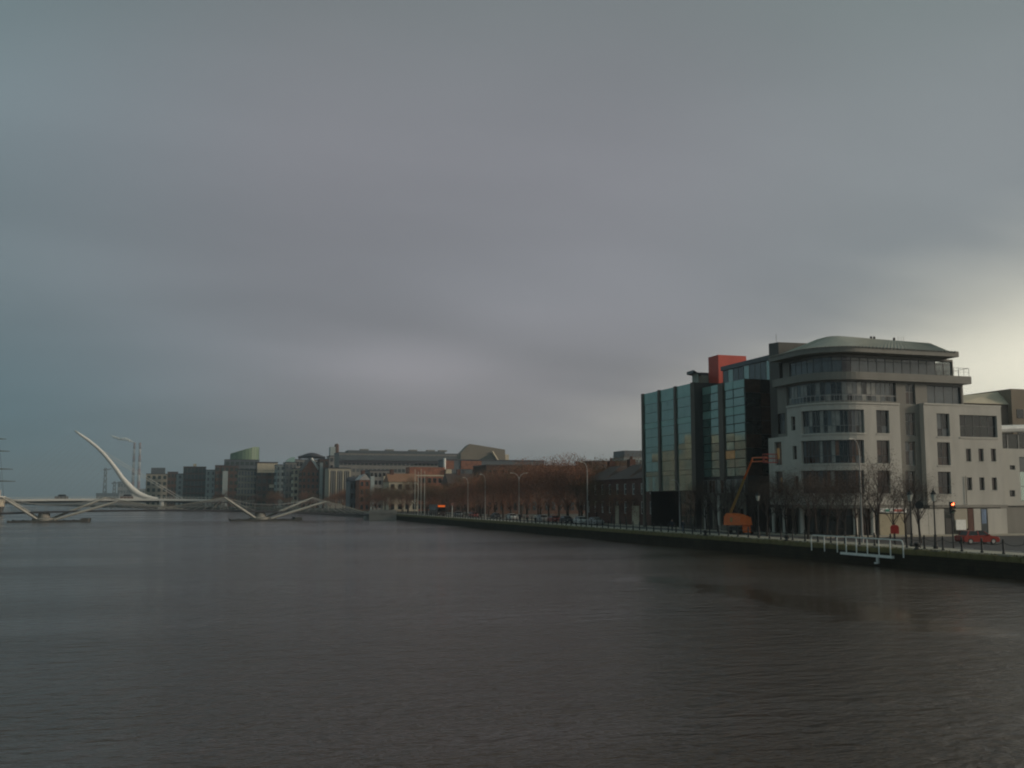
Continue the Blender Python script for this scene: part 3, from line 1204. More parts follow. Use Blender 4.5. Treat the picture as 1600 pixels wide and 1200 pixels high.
for k in range(8):
    x = xa0 + 0.6 + k * 1.9
    m.box(x, x + 0.12, YA + 1.1, YA + 1.195, za_top + 0.004, zb1 - 0.01)
m.build('mullion', WFRAME_L, rb)
m = MB()
zt = on_y(1580, 665, YA).z
m.sweep([(xa0 - 0.1 + k * (xa1 - xa0) / 10, YA + 0.9 - 0.35 * math.sin(math.pi * k / 10), zb1 + (zt - zb1) * .5 + 0.35 * math.sin(math.pi * min(1, k / 6) * .5)) for k in range(11)], [(zt - zb1) * .5] * 11, 8)
m.build('curved_canopy', WHITE, rb)

bb = thing('brown_rear_building', 'brown block with pale sloping roof rising behind the stone office block', 'building', (XB2 + 5, 150, GZ))
yb_ = 146.0
m = MB()
xl, xm, xr_ = on_y(1500, 620, yb_).x, on_y(1573, 615, yb_).x, on_y(1600, 615, yb_).x + 22
ztl, ztm = on_y(1510, 630, yb_).z, on_y(1573, 627, yb_).z
m.box(xl, xm, yb_, yb_ + 16, GZ, ztl)
m.build('wall', mat('brown_render', (0.15, 0.12, 0.095), 0.8, var=0.15, scale=.3), bb)
m = MB()
zra = on_y(1510, 621, yb_ + 2).z
zrb = on_y(1572, 613, yb_ + 2).z
m.hexa([(xl - .3, yb_ - 0.4, ztl + .003), (xm - 0.02, yb_ - 0.4, ztl + .003), (xm - 0.02, yb_ + 16, ztl + .003), (xl - .3, yb_ + 16, ztl + .003)],
       [(xl - .3, yb_ + 2, zra), (xm - 0.02, yb_ + 2, zrb), (xm - 0.02, yb_ + 14, zrb), (xl - .3, yb_ + 14, zra)])
m.build('roof', CREAM, bb)
m = MB()
zrr = on_y(1590, 609, yb_).z
m.box(xm, xr_, yb_ - 1, yb_ + 16, GZ, zrr)
m.build('brown_tower', mat('brown_panel', (0.21, 0.165, 0.12), 0.8, var=0.12, scale=.3), bb)
wm = MB()
wm.box(0, 1.5, -0.06, 0.02, 0, 1.6)
wme = wm.mesh('window', GLASS_D)
for j in range(4):
    for k in range(5):
        put('window', wme, bb, (xm + 1 + k * 3.6 - ORG[bb.name].x, yb_ - 1 - ORG[bb.name].y, zrr - 5.2 - j * 3.6 - GZ))

# ================================================================ GLASS OFFICE BUILDING
gb_ = thing('glass_office_building', 'green glass curtain wall office block with red rooftop box and dark ground floor', 'building', (82, 150, GZ))
XG = 76.0
yG0, yG1 = on_x(1085.5, 700, XG).y, on_x(1004.5, 700, XG).y
zGt = z_at(XG, (yG0 + yG1) / 2, 607.5)
zGb = z_at(XG, yG1, 768)
g1 = Path([(XG, yG1), (XG, yG0), (XG + 14, yG0), (XG + 14, yG1), (XG, yG1)])
g1.front = g1.s[1]
m = MB()
m.box(XG + 0.16, XG + 14, yG0 + 0.2, yG1 - 0.05, zGb, zGt - 0.1)
m.build('core', DCLAD, gb_)
fins = [1004.5, 1031.5, 1057, 1085.5]
fs = [g1.at(f, 15) for f in fins]
for i, t in enumerate(fs):
    m = MB()
    t0 = min(max(t - 0.35, 0), g1.s[1] - 0.7)
    pbox(m, g1, t0, t0 + 0.7, -0.22, 0.16, zGb - (0.0 if i else 6.1), zGt + 0.05)
    m.build('fin', FIN, gb_)
rows = [(615, 633, SPAN), (633, 647, CURT), (647, 662, CURT), (662, 671, SPAN), (671, 685, CURT), (685, 700, CURT), (700, 708, CURT), (708, 723, CURT), (723, 738, CURT), (738, 745, CURT), (745, 768, CURT)]
for i in range(3):
    a, b = fs[i] + 0.37, fs[i + 1] - 0.37
    if i == 0:
        a = fs[0] + 0.72
    if i == 2:
        b = g1.s[1] - 0.72
    for ya, yb, mm in rows:
        z1, z0 = z_at(XG, yG1, ya), z_at(XG, yG1, yb)
        k = (zGt - zGb) / (z_at(XG, yG1, 615) - zGb)
        z1, z0 = zGb + (z1 - zGb) * k, zGb + (z0 - zGb) * k
        half = (b - a) / 2
        for c in range(2):
            m = MB()
            tl = random.uniform(-0.012, 0.012)
            s0, s1 = a + c * half + 0.02, a + (c + 1) * half - 0.02
            A, B = g1.pos(s0, 0.0 + tl), g1.pos(s1, 0.0 - tl)
            C, D = g1.pos(s1, 0.1), g1.pos(s0, 0.1)
            m.hexa([(*A, z0 + 0.03), (*B, z0 + 0.03), (*C, z0 + 0.03), (*D, z0 + 0.03)], [(*A, z1 - 0.03), (*B, z1 - 0.03), (*C, z1 - 0.03), (*D, z1 - 0.03)])
            m.build('glass_panel', mm, gb_)
# ground floor void and corner glass
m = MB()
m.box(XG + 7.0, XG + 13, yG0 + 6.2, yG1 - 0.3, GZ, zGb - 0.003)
m.build('undercroft_wall', mat('undercroft_shade', (0.012, 0.011, 0.010), .8, var=.2), gb_)  # near-black colour paints in the shade of the open void
yv = on_x(1063, 800, XG).y
lob = Path([(XG + 0.1, yv), (XG + 0.1, yG0 + 0.1)])
lob.front = lob.L
window(gb_, lob, 0, lob.L, GZ + 0.13, zGb - 0.01, inset=0.05, cols=3, rows=(1, 1, 1), panes=[CURT_D, DGREEN, GLASS_B], frame=FIN, name='lobby_glazing')
m = MB()
m.box(XG + 0.16, XG + 6, yG0 + 0.15, yv, GZ, zGb - 0.004)
m.build('lobby_core', DCLAD, gb_)
m = MB()
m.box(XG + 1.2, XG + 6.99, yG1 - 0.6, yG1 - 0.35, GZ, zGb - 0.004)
m.build('undercroft_shade_panel', mat('undercroft_shade', None), gb_)  # dark panel added to close off the void and keep it black
# west return of the first block
X2 = on_y(1098, 700, yG0).x
m = MB()
m.box(XG + 0.02, X2 + 3, yG0 - 0.003, yG0 + 0.19, GZ + 0.1, zGt + 0.03)
m.build('end_wall', DCLAD, gb_)
# second block
y20, y21 = on_x(1165.5, 680, X2).y, yG0 - 0.006
z2t, z2b = z_at(X2, (y20 + y21) / 2, 599), z_at(X2, (y20 + y21) / 2, 745)
m = MB()
m.box(X2 + 0.2, X2 + 14, y20 + 0.2, y21, z2b, z2t)
m.build('core', DCLAD, gb_)
g2 = Path([(X2, y21), (X2, y20), (X2 + 14, y20)])
g2.front = g2.L
cols2 = [(1099, 1111), (1112, 1124.5), (1134, 1147), (1148, 1164.5)]
nr = 11
for ci, (xa, xb) in enumerate(cols2):
    a, b = g2.at(xa, 15), g2.at(xb, 15)
    for k in range(nr):
        z0, z1 = z2b + (z2t - z2b) * k / nr, z2b + (z2t - z2b) * (k + 1) / nr
        mm = SPAN if k % 3 == 1 and k > 4 else CURT
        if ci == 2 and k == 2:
            mm = GLASS_W  # warm reflection in this pane put in as emission
        m = MB()
        tl = random.uniform(-0.02, 0.02)
        A, B, C, D = g2.pos(a, tl), g2.pos(b, -tl), g2.pos(b, 0.12), g2.pos(a, 0.12)
        m.hexa([(*A, z0 + 0.07), (*B, z0 + 0.07), (*C, z0 + 0.07), (*D, z0 + 0.07)], [(*A, z1 - 0.05), (*B, z1 - 0.05), (*C, z1 - 0.05), (*D, z1 - 0.05)])
        m.build('glass_panel', mm, gb_)
m = MB()
a, b = g2.at(1125.5, 15), g2.at(1133, 15)
pbox(m, g2, a, b, -0.25, 0.18, z2b - 0.6, z2t + 0.05)
m.build('fin', FIN, gb_)
# dark west side of the second block
gw = Path([(X2 + 0.02, y20), (X2 + 14, y20)])
gw.front = gw.L
for k in range(7):
    for c in range(5):
        z0, z1 = z2b + (z2t - z2b) * k / 7, z2b + (z2t - z2b) * (k + 1) / 7
        m = MB()
        pbox(m, gw, c * 2.6 + 0.04, c * 2.6 + 2.56, 0.0, 0.12, z0 + 0.05, z1 - 0.05)
        m.build('glass_panel', random.choice([CURT_D, CURT_D, GLASS_D, GLASS_B]), gb_)
m = MB()
m.box(X2 + 0.2, X2 + 14, y20 + 0.19, y21, GZ, z2b - 0.003)
m.build('lower_wall', DCLAD, gb_)
# band of tall windows over the old stone front
zs1 = z_at(X2, y21, 774)
bp_ = Path([(X2 + 0.1, y21), (X2 + 0.1, y20)])
bp_.front = bp_.L
for i, (xa, xb) in enumerate(((1099, 1106), (1108, 1119), (1121, 1132), (1135, 1142), (1144, 1153), (1155, 1164))):
    window(gb_, bp_, bp_.at(xa, 7), bp_.at(xb, 7), zs1 + 0.3, z2b - 0.4, inset=0.0, cols=2, rows=(1,), panes=[[GLASS_D], [GLASS_B, GLASS_D], [GLASS_BL, GLASS_B], [GLASS_BL, GLASS_D], [GLASS_G, GLASS_BL], [GLASS_G]][i], frame=WFRAME_L)
# old stone front with an arched doorway
st = Path([(X2 - 0.25, y21 - 0.1), (X2 - 0.25, y20)])
st.front = st.L
ac = st.at(1109, 5)
aw = 1.0
ztop_arch = z_at(X2, y21, 783)
zspr = ztop_arch - aw
hol = [(ac - aw, ac + aw, GZ + 0.13, zspr)]
sw = []
for xa, xb in ((1127, 1134), (1141, 1149), (1155, 1162)):
    hol.append((st.at(xa, 5), st.at(xb, 5), GZ + 1.0, ztop_arch - 0.5))
    sw.append(hol[-1])
m = MB()
facade(m, st, GZ + 0.1, zspr, [h for h in hol[:1]] + [(a, b, c, min(d, zspr - 0.05)) for a, b, c, d in hol[1:]], 0.4)
zz1 = zs1
for k in range(10):      # spandrels over the arch
    t0, t1 = math.pi * k / 10, math.pi * (k + 1) / 10
    s0, s1 = ac - aw * math.cos(t0), ac - aw * math.cos(t1)
    a, b = zspr + aw * math.sin(t0), zspr + aw * math.sin(t1)
    P = lambda s, z, d=0: (*st.pos(s, d), z)
    m.face([P(s0, a), P(s1, b), P(s1, zz1), P(s0, zz1)])
    m.face([P(s0, a), P(s0, a, .4), P(s1, b, .4), P(s1, b)])
facade(m, st, zspr, zz1, [], 0.4, s1=ac - aw)
facade(m, st, zspr, zz1, [], 0.4, s0=ac + aw)
pbox(m, st, 0, st.L, -0.15, 0.3, zz1 + .003, zz1 + 0.35)
m.build('stone_front', STONE, gb_)
for i, (a, b, c, d) in enumerate(sw):
    window(gb_, st, a, b, c, min(d, zspr - 0.05), inset=0.3, cols=2, rows=(1, 1), panes=[GLASS_D, GLASS_B])
for px in (1099, 1103, 1116, 1124, 1137, 1152):
    t = st.at(px, 5)
    m = MB()
    pbox(m, st, t - 0.28, t + 0.28, -0.18, 0.001, GZ + 0.13, zz1 - 0.02)
    m.build('pilaster', LIME if px in (1103, 1124) else STONE, gb_)
m = MB()
pbox(m, st, ac - aw + 0.05, ac + aw - 0.05, 0.42, 0.5, GZ + 0.13, ztop_arch)
m.build('arched_door', BLACK, gb_)
# set-back glazed penthouse, red box, rounded canopy
XP = X2 + 5.5
yP0, yP1 = on_x(1206, 570, XP).y, on_x(1129, 570, XP).y
zP = z_at(XP, yP1, 573)
pp = Path([(XP, yP1), (XP, yP0)])
pp.front = pp.L
window(gb_, pp, 0, pp.L, z2t, zP - 0.7, inset=0.05, cols=9, rows=(1,), panes=[GLASS_G, CURT, GLASS_G], frame=FIN, name='penthouse_glazing')
m = MB()
m.box(XP - 0.2, XP + 8, yP0, yP1 + 0.3, zP - 0.69, zP)
m.box(XP + 0.15, XP + 8, yP0, yP1, z2t, zP - 0.695)
m.build('penthouse_roof', BLUEG, gb_)
XB = XP + 2.0
yR1, yR0 = on_x(1107, 575, XB).y, on_x(1122.5, 570, XB).y
m = MB()
m.box(XB, on_y(1166, 563, yR0).x, yR0, yR1, z2t - 0.3, z_at(XB, yR1, 558.5))
m.build('red_roof_box', REDBOX, gb_)
XC = XG + 6.0
yC0, yC1 = yR1 + 0.5, on_x(1074, 590, XC).y
zC = z_at(XC, yC1, 583)
cpath = []
for k in range(9):
    t = math.pi / 2 * k / 8
    cpath.append((XC + 4 - 4 * math.cos(math.pi / 2 - t), yC1 - 4 + 4 * math.sin(math.pi / 2 - t) if False else yC1 - 4 + 4 * math.cos(t)))
cpath = [(XC + 4 - 4 * math.sin(math.pi / 2 * k / 8), yC1 - 4 + 4 * math.cos(math.pi / 2 * k / 8)) for k in range(9)]
outer = [(XC + 11, yC0), (XC + 11, yC1)] + list(reversed(cpath)) * 0 + cpath + [(XC, yC0)]
m = MB()
m.hexa([(x, y, zGt - 0.1) for x, y in outer], [(x, y, zC - 0.5) for x, y in outer])
m.build('drum_wall', mat('drum_panel', (.30, .32, .26), .5, var=.12), gb_)
def grow_out(x, y):
    dx, dy = x - (XC + 4), y - (yC1 - 4)
    if dx <= 0 and dy >= 0 and x < XC + 5:
        r_ = math.hypot(dx, dy)
        return (x + dx / r_ * .9, y + dy / r_ * .9)
    return (x - .9 if x <= XC + .01 else x, y + .9 if y > yC1 - .01 else y)



m = MB()
o1 = [grow_out(x, y) for x, y in outer]
m.hexa([(x, y, zC - 0.497) for x, y in o1], [(x, y, zC + 0.02) for x, y in o1])
m.build('drum_roof', BLUEG, gb_)

# ================================================================ TERRACE OF BRICK HOUSES
def terrace():
    t = thing('brick_terrace', 'dark red brick terrace with hipped slate roofs behind the quayside trees', 'building', (82, 195, GZ))
    XT = 78.5
    y0, y1 = yG1 + 0.6, on_x(914, 760, XT).y
    zt = z_at(XT, (y0 + y1) / 2, 749)
    pth = Path([(XT, y1), (XT, y0), (XT + 11, y0), (XT + 11, y1), (XT, y1)])
    pth.front = pth.s[1]
    hs = []
    nb = 9
    for k in range(nb):
        c = pth.s[1] * (k + 0.5) / nb
        for z0, z1 in ((zt - 2.9, zt - 0.9), (zt - 6.4, zt - 4.2)):
            if z0 > GZ + 1:
                hs.append((c - 0.55, c + 0.55, z0, z1))
    m = MB()
    facade(m, pth, GZ + 0.1, zt, hs, 0.25)
    m.build('wall', BRICK, t)
    for i, h in enumerate(hs):
        window(t, pth, *h, inset=0.15, cols=1, rows=(1, 1), frame=WHITE, panes=[GLASS_G, GLASS_D, GLASS_BL, GLASS_G], fw=0.1)
    m = MB()
    n = 3
    L_ = (y1 - y0) / n
    for k in range(n):
        a, b = y0 + k * L_ + 0.02, y0 + (k + 1) * L_ - 0.02
        zr = zt + 2.9
        A = [(XT - 0.3, a, zt + .003), (XT + 11.3, a, zt + .003), (XT + 11.3, b, zt + .003), (XT - 0.3, b, zt + .003)]
        m.hexa(A, [(XT + 4.5, a + 3, zr), (XT + 6.5, a + 3, zr), (XT + 6.5, b - 3, zr), (XT + 4.5, b - 3, zr)])
    m.build('roof', SLATE, t)
    for k in range(n + 1):
        y = y0 + k * L_
        y = min(max(y, y0 + 0.9), y1 - 0.9)
        m = MB()
        m.box(XT + 4.9, XT + 6.1, y - 0.7, y + 0.7, zt + 0.5, zt + 4.1)
        for q in range(3):
            m.lathe([(0.14, zt + 4.1), (0.11, zt + 4.7)], (XT + 5.5, y - 0.4 + 0.4 * q, 0), 6)
        m.build('chimney', BRICK, t)
    for px, wd_ in ((993, 3.0), (964, 1.5)):
        q = on_x(px, 805, XT - 0.06)
        m = MB()
        m.box(XT - 0.08, XT + 0.3, q.y - wd_ / 2, q.y + wd_ / 2, GZ + 0.13, GZ + 3.6)
        m.build('doorcase', CREAM, t)


terrace()

# ================================================================ FAR BUILDINGS
def wmesh(w_, h_, gm, fm):
    m = MB()
    m.box(0, w_, -0.10, -0.02, 0, h_, 0)
    t = 0.12
    m.box(-t, 0, -0.14, 0.02, -t, h_ + t, 1)
    m.box(w_, w_ + t, -0.14, 0.02, -t, h_ + t, 1)
    m.box(0, w_, -0.14, 0.02, -t, 0, 1)
    m.box(0, w_, -0.14, 0.02, h_, h_ + t, 1)
    return m.mesh('window', [gm, fm])


def block(name, label, x0, x1, ytop, F, wall, cols=4, rows=5, glass=None, depth=14, roof=None, group=None, ww=0.5, wh=0.5, wy=None, parapet=True, base=GZ, side=True):
    """axis-aligned block whose west front spans x0..x1 of the photograph at distance F; returns the thing and its measures"""
    c = at_f((x0 + x1) / 2, ytop, F)
    y = c.y
    xa, xb = on_y(x0, ytop, y).x, on_y(x1, ytop, y).x
    zt = c.z
    t = thing(name, label, 'building', ((xa + xb) / 2, y, base), group)
    o = ORG[t.name]
    m = MB()
    m.box(xa, xb, y, y + depth, base - 0.2, zt)
    m.build('wall', wall, t)
    if parapet:
        m = MB()
        m.box(xa - 0.25, xb + 0.25, y - 0.25, y + depth, zt + 0.003, zt + 0.5)
        m.build('roof', roof or DROOF, t)
    if cols and rows:
        cw, rh = (xb - xa) / cols, (zt - base) / rows
        wb, hb = cw * ww, rh * wh
        me = wmesh(wb, hb, glass or GLASS_D, WFRAME)
        for i in range(cols):
            for j in range(rows):
                put('window', me, t, (xa + cw * (i + (1 - ww) / 2) - o.x, y - o.y, base + rh * (j + (1 - wh) / 2) - o.z))
        if side:
            nc = max(1, int(depth / 4.5))
            me2 = wmesh(depth / nc * 0.5, hb, glass or GLASS_D, WFRAME)
            for i in range(nc):
                for j in range(rows):
                    put('window', me2, t, (xa - o.x, depth / nc * (i + 0.75), base + rh * (j + (1 - wh) / 2) - o.z), rz=-math.pi / 2)
    return t, xa, xb, y, zt


t, xa, xb, y, zt = block('apartment_block', 'grey green block at the far left end of the quayside skyline, dark roof box', 228.5, 262, 741, 800, BEIGE, 4, 5, DGREEN)
m = MB()
m.box(on_y(236, 735, y).x, on_y(258, 735, y).x, y + 1, y + 12, zt + 0.5, on_y(250, 731, y + 1).z)
m.build('roof_box', BLUEG, t)
block('apartment_block', 'dark brown block between the grey end block and a pale narrow slab', 262, 278, 738, 785, BROWN, 3, 5, DGREEN)
block('office_slab', 'narrow pale blue slab left of the wide dark green block', 276, 287, 741, 765, PALE, 1, 6, GLASS_G, ww=0.3)
t, xa, xb, y, zt = block('office_block', 'wide dark brown and green glazed block with pale roof strip', 287, 322, 730, 750, BROWN, 6, 6, DGREEN, ww=0.75, wh=0.7)
m = MB()
m.box(on_y(302, 728, y).x, on_y(307, 728, y).x, y - 0.5, y + 6, zt + 0.5, zt + 2.4)
m.build('roof_box', CREAM, t)
block('office_slab', 'broad pale blue slab right of the wide dark green block', 322, 337, 735, 735, PALE, 2, 6, GLASS_G, ww=0.3)
t, xa, xb, y, zt = block('apartment_block', 'brown brick block with one pale stair bay and dark glass', 337, 373, 728, 720, BROWN, 5, 6, DGREEN, ww=0.6)
m = MB()
m.box(on_y(348, 740, y).x, on_y(356, 740, y).x, y - 1.2, y - 0.15, GZ, on_y(350, 736, y).z)
m.build('stair_bay', PALE, t)
# block with the slanted green drum
t, xa, xb, y, zt = block('drum_roof_building', 'block crowned by a slanted green glass drum', 352, 405, 719, 735, BLUEG, 7, 7, DGREEN, depth=18, ww=0.7)
m = MB()
n = 28
cx, rx = on_y(382.5, 710, y + 9).x, (on_y(405, 710, y + 9).x - on_y(360, 710, y + 9).x) / 2
zl, zr = on_y(360, 709, y + 9).z, on_y(405, 699, y + 9).z
A = [(cx + rx * math.cos(2 * math.pi * k / n), y + 9 + 8 * math.sin(2 * math.pi * k / n), zt + 0.5) for k in range(n)]
B = [(a[0], a[1], zl + (zr - zl) * min(1, ((a[0] - cx) / rx + 1) / 1.6)) for a in A]
m.hexa(A, B)
m.build('glass_drum', GREENG, t)
m = MB()
for k in range(n):
    m.tube(A[k], B[k], 0.12, n=3)
m.build('drum_mullion', BLUEG, t)
# beige frame front standing before it
block('framed_office_block', 'beige block with square grid of windows below the green drum', 372, 401, 735, 690, BEIGE, 6, 6, GLASS_G, ww=0.62, wh=0.62)
t, xa, xb, y, zt = block('apartment_block', 'cream topped apartment block with deep balconies right of the green drum', 402, 434, 723, 680, BROWN, 4, 6, DGREEN, ww=0.6)
for py, q in ((724, 4.5), (735, 1.6), (757, 2.2)):
    m = MB()
    z = on_y(418, py, y).z
    m.box(xa + (8 if py == 757 else 0), xb, y - 1.5, y - 0.15, z - q, z - 0.05)
    m.build('balcony', CREAM, t)
block('office_slab', 'tall pale blue slab left of the curved glass roof', 432, 445, 727, 655, PALE, 2, 7, GLASS_G, ww=0.35)
t, xa, xb, y, zt = block('curved_roof_building', 'grey glazed building with rounded glass roof edge', 446, 464, 723, 640, GREYB, 3, 6, GLASS_G)
m = MB()
for k in range(8):
    t0, t1 = math.pi / 2 * k / 8, math.pi / 2 * (k + 1) / 8
    X = lambda a: on_y(461 - 13 * math.cos(a), 715, y).x
    Zf = lambda a: zt + 0.5 + (on_y(455, 714, y).z - zt - 0.5) * math.sin(a)
    m.hexa([(X(t0), y, zt + .5), (X(t1), y, zt + .5), (X(t1), y + 10, zt + .5), (X(t0), y + 10, zt + .5)], [(X(t0), y, Zf(t0) + .01), (X(t1), y, Zf(t1) + .01), (X(t1), y + 10, Zf(t1) + .01), (X(t0), y + 10, Zf(t0) + .01)])
m.build('curved_glass_roof', SPAN, t)
block('apartment_block', 'cream and pale block just left of the red gabled warehouse', 459, 474, 733, 625, CREAM, 2, 6, GLASS_D)
t, xa, xb, y, zt = block('lens_roof_building', 'block with long dark lens shaped roof behind the red gable', 462, 509, 719, 665, GREYB, 8, 6, GLASS_D, ww=0.7)
m = MB()
q0, q1 = on_y(468, 712, y).x, on_y(509.5, 712, y).x
zz0, zz1 = zt + 0.5, on_y(490, 709, y).z
m.sweep([(q0 + (q1 - q0) * k / 12, y + 6, zz0 + (zz1 - zz0) * (0.35 + 0.35 * math.sin(math.pi * k / 12))) for k in range(13)], [0.2 + (zz1 - zz0) * 0.5 * math.sin(math.pi * max(0.15, min(k, 12 - k) / 12)) for k in range(13)], 8, flat=2.5)
m.build('lens_roof', DROOF, t)
# gabled warehouse
t, xa, xb, y, zt = block('gabled_warehouse', 'red brick warehouse with steep pale edged gable', 472, 500, 736, 610, BRICK2, 4, 6, DGREEN, depth=30, parapet=False, ww=0.4)
m = MB()
gx, gz = on_y(486.5, 717, y).x, on_y(486.5, 717, y).z
m.face([(xa, y, zt), (xb, y, zt), (gx, y, gz)])
m.face([(xb, y + 30, zt), (xa, y + 30, zt), (gx, y + 30, gz)])
m.build('gable', BRICK2, t)
m = MB()
for q in (xa, xb):
    m.hexa([(q, y - .1, zt), (gx, y - .1, gz), (gx, y + 30, gz), (q, y + 30, zt)], [(q, y - .1, zt + .5), (gx, y - .1, gz + .5), (gx, y + 30, gz + .5), (q, y + 30, zt + .5)])
m.build('roof', SLATE, t)
m = MB()
m.tube((gx, y - 0.4, gz + .3), (gx + (xb - gx) * .85, y - .4, zt + (gz - zt) * .15), 0.75, n=6)
m.build('gable_edge', WHITE, t)
t, xa, xb, y, zt = block('apartment_block', 'brown block with one pale teal stair strip right of the gable', 500, 514, 718, 605, BROWN, 2, 7, DGREEN)
m = MB()
m.box(xa - 0.05, on_y(504, 740, y).x, y - 0.8, y - .15, GZ, on_y(502, 723, y).z)
m.build('stair_strip', PALE, t)
t, xa, xb, y, zt = block('finned_office_block', 'grey beige office block with tall vertical fins', 513, 548, 732, 575, BEIGE, 0, 0, None)
for k in range(10):
    m = MB()
    x = xa + 0.4 + k * (xb - xa - 1.2) / 9
    m.box(x, x + 0.7, y - 0.7, y - 0.003, GZ + 3, zt - 1.2)
    m.build('fin', CREAM if k % 3 == 0 else GREYB, t)
    if k < 9:
        m = MB()
        m.box(x + 0.75, x + (xb - xa - 1.2) / 9 - 0.05, y - 0.12, y - 0.003, GZ + 3, zt - 1.6)
        m.build('window', DGREEN if k % 2 else GLASS_D, t)
# brick tower behind
t, xa, xb, y, zt = block('lift_tower_building', 'pale block with brown round headed tower on top', 515, 529, 713, 690, GREYB, 2, 7, GLASS_D)
m = MB()
m.box(on_y(516.5, 705, y).x, on_y(524.5, 705, y).x, y + 1, y + 8, zt + 0.5, on_y(520, 698, y).z)
m.build('roof_box', PALE, t)
c = on_y(526, 700, y + 4)
m = MB()
rr = (on_y(529.5, 700, y).x - on_y(522.5, 700, y).x) / 2
zq = on_y(526, 696, y).z
m.lathe([(rr, zt + .5), (rr, zq)] + [(rr * math.cos(a), zq + rr * math.sin(a)) for a in (0.3, 0.6, 0.9, 1.2, 1.5)], (c.x, y + 4, 0), 12)
m.build('round_tower', BROWN, t)
# the long grey building
t, xa, xb, y, zt = block('long_grey_building', 'very long grey building with stepped flat roof across the skyline', 530, 722, 709, 590, GREYB, 30, 8, GLASS_G, depth=20, ww=0.55, wh=0.4, roof=BLUEG, side=False)
m = MB()
m.box(on_y(545, 706, y).x, on_y(697, 706, y).x, y + 3, y + 15, zt + 0.5, on_y(600, 705, y + 3).z + 0.3)
m.build('upper_storey', BLUEG, t)
for px in (566, 606, 643, 671, 690):
    m = MB()
    x = on_y(px, 704, y).x
    zz = on_y(600, 705, y + 3).z + 0.3
    m.box(x, x + 4.5, y + 5, y + 10, zz, zz + 0.9)
    m.build('plant_box', CLAD, t)
m = MB()
m.box(xa, xb, y - 1.2, y - 0.16, on_y(600, 724, y).z, on_y(600, 720.5, y).z)
m.build('terrace_band', DROOF, t)
m = MB()
m.box(xa, xb, y - 0.9, y - 0.16, on_y(600, 719.5, y).z, on_y(600, 712, y).z)
m.build('facade_band', BLUEG, t)
# slanted theatre block
t = thing('angular_theatre_building', 'beige angular building with slanted roof and dark triangular glazing', 'building', at_f(760, 781, 545))
t.location.z = GZ
ORG[t.name].z = GZ
y = ORG[t.name].y
pt = lambda px, py, d=0: on_y(px, py, y + d)
m = MB()
prof = [(720, 724), (720, 708), (734, 693.5), (789, 702.5), (790, 724)]
A = [tuple(pt(*q)) for q in prof]
B = [(a[0] + 3, a[1] + 20, a[2]) for a in A]
n = len(A)
m.face(A)
m.face(list(reversed(B)))
for k in range(n):
    j = (k + 1) % n
    m.face([A[j], A[k], B[k], B[j]])
m.build('slanted_hall', mat('theatre_stone', (0.22, 0.185, 0.145), 0.8, var=0.12, scale=.15), t)
m = MB()
Tr = [tuple(pt(*q) + Vector((0, -0.12, 0))) for q in ((748, 718.5), (768, 707.5), (776, 719))]
m.hexa([(q[0], q[1] + .1, q[2]) for q in Tr], Tr)
m.build('triangular_glazing', DGREEN, t)
m = MB()
m.tube(pt(769, 705.5, -0.8), pt(778, 720, -0.8), 0.55, n=5)
m.build('slanted_edge', CREAM, t)
m = MB()
x0, x1 = pt(718, 722).x, pt(798, 722).x
m.box(x0, x1, y - 1, y + 20, GZ, pt(750, 719.5).z - 0.1)
m.build('lower_hall', BLUEG, t)
m = MB()
m.box(pt(789.8, 712).x, pt(796, 712).x, y + 1, y + 10, pt(750, 719.5).z - .1, pt(790, 710).z)
m.build('side_box', CREAM, t)
t, xa, xb, y, zt = block('blue_grey_hall', 'long blue grey hall with orange red wall panels below the slanted theatre', 694, 850, 720, 525, BLUEG, 0, 0, None, depth=12)
for pa, pb in ((696, 709), (720, 752)):
    m = MB()
    m.box(on_y(pa, 725, y).x, on_y(pb, 725, y).x, y - 0.5, y - 0.003, on_y(720, 733, y).z, zt - 0.2)
    m.build('wall_panel', REDBOX if False else BRICK2, t)
for k in range(14):
    m = MB()
    x = xa + 2 + k * (xb - xa - 4) / 14
    m.box(x, x + 2.0, y - 0.1, y - 0.003, on_y(720, 747, y).z, on_y(720, 735, y).z)
    m.build('window', GLASS_G if k % 2 else GLASS_D, t)
m = MB()
c = on_y(694.5, 723, y - 3)
m.tube((c.x, c.y, GZ), (c.x, c.y, on_y(694, 716, y - 3).z), 0.7, n=8)
m.build('flue', WHITE, t)
# nearer houses left of the quay trees
def gabled(name, label, x0, x1, yeave, yridge, F, wall, roof, cols, rows, depth=12, glass=None, along=True, chim=()):
    t, xa, xb, y, zt = block(name, label, x0, x1, yeave, F, wall, cols, rows, glass or GLASS_D, depth=depth, parapet=False, ww=0.4, side=False)
    zr = on_y((x0 + x1) / 2, yridge, y + depth / 2).z
    m = MB()
    if along:
        a = [(xa - .3, y - .4, zt), (xb + .3, y - .4, zt), (xb + .3, y + depth + .4, zt), (xa - .3, y + depth + .4, zt)]
        m.hexa(a, [(xa, y + depth / 2 - .1, zr), (xb, y + depth / 2 - .1, zr), (xb, y + depth / 2 + .1, zr), (xa, y + depth / 2 + .1, zr)])
    else:
        g_ = (xa + xb) / 2
        a = [(xa - .3, y - .3, zt), (xb + .3, y - .3, zt), (xb + .3, y + depth, zt), (xa - .3, y + depth, zt)]
        m.hexa(a, [(g_ - .1, y - .3, zr), (g_ + .1, y - .3, zr), (g_ + .1, y + depth, zr), (g_ - .1, y + depth, zr)])
    m.build('roof', roof, t)
    for px in chim:
        x = on_y(px, yridge, y + depth / 2).x
        m = MB()
        m.box(x - 0.7, x + 0.7, y + depth / 2 - 1, y + depth / 2 + 1, zr - 1.0, zr + 1.6)
        m.build('chimney', BRICK, t)
    return t, xa, xb, y, zt, zr


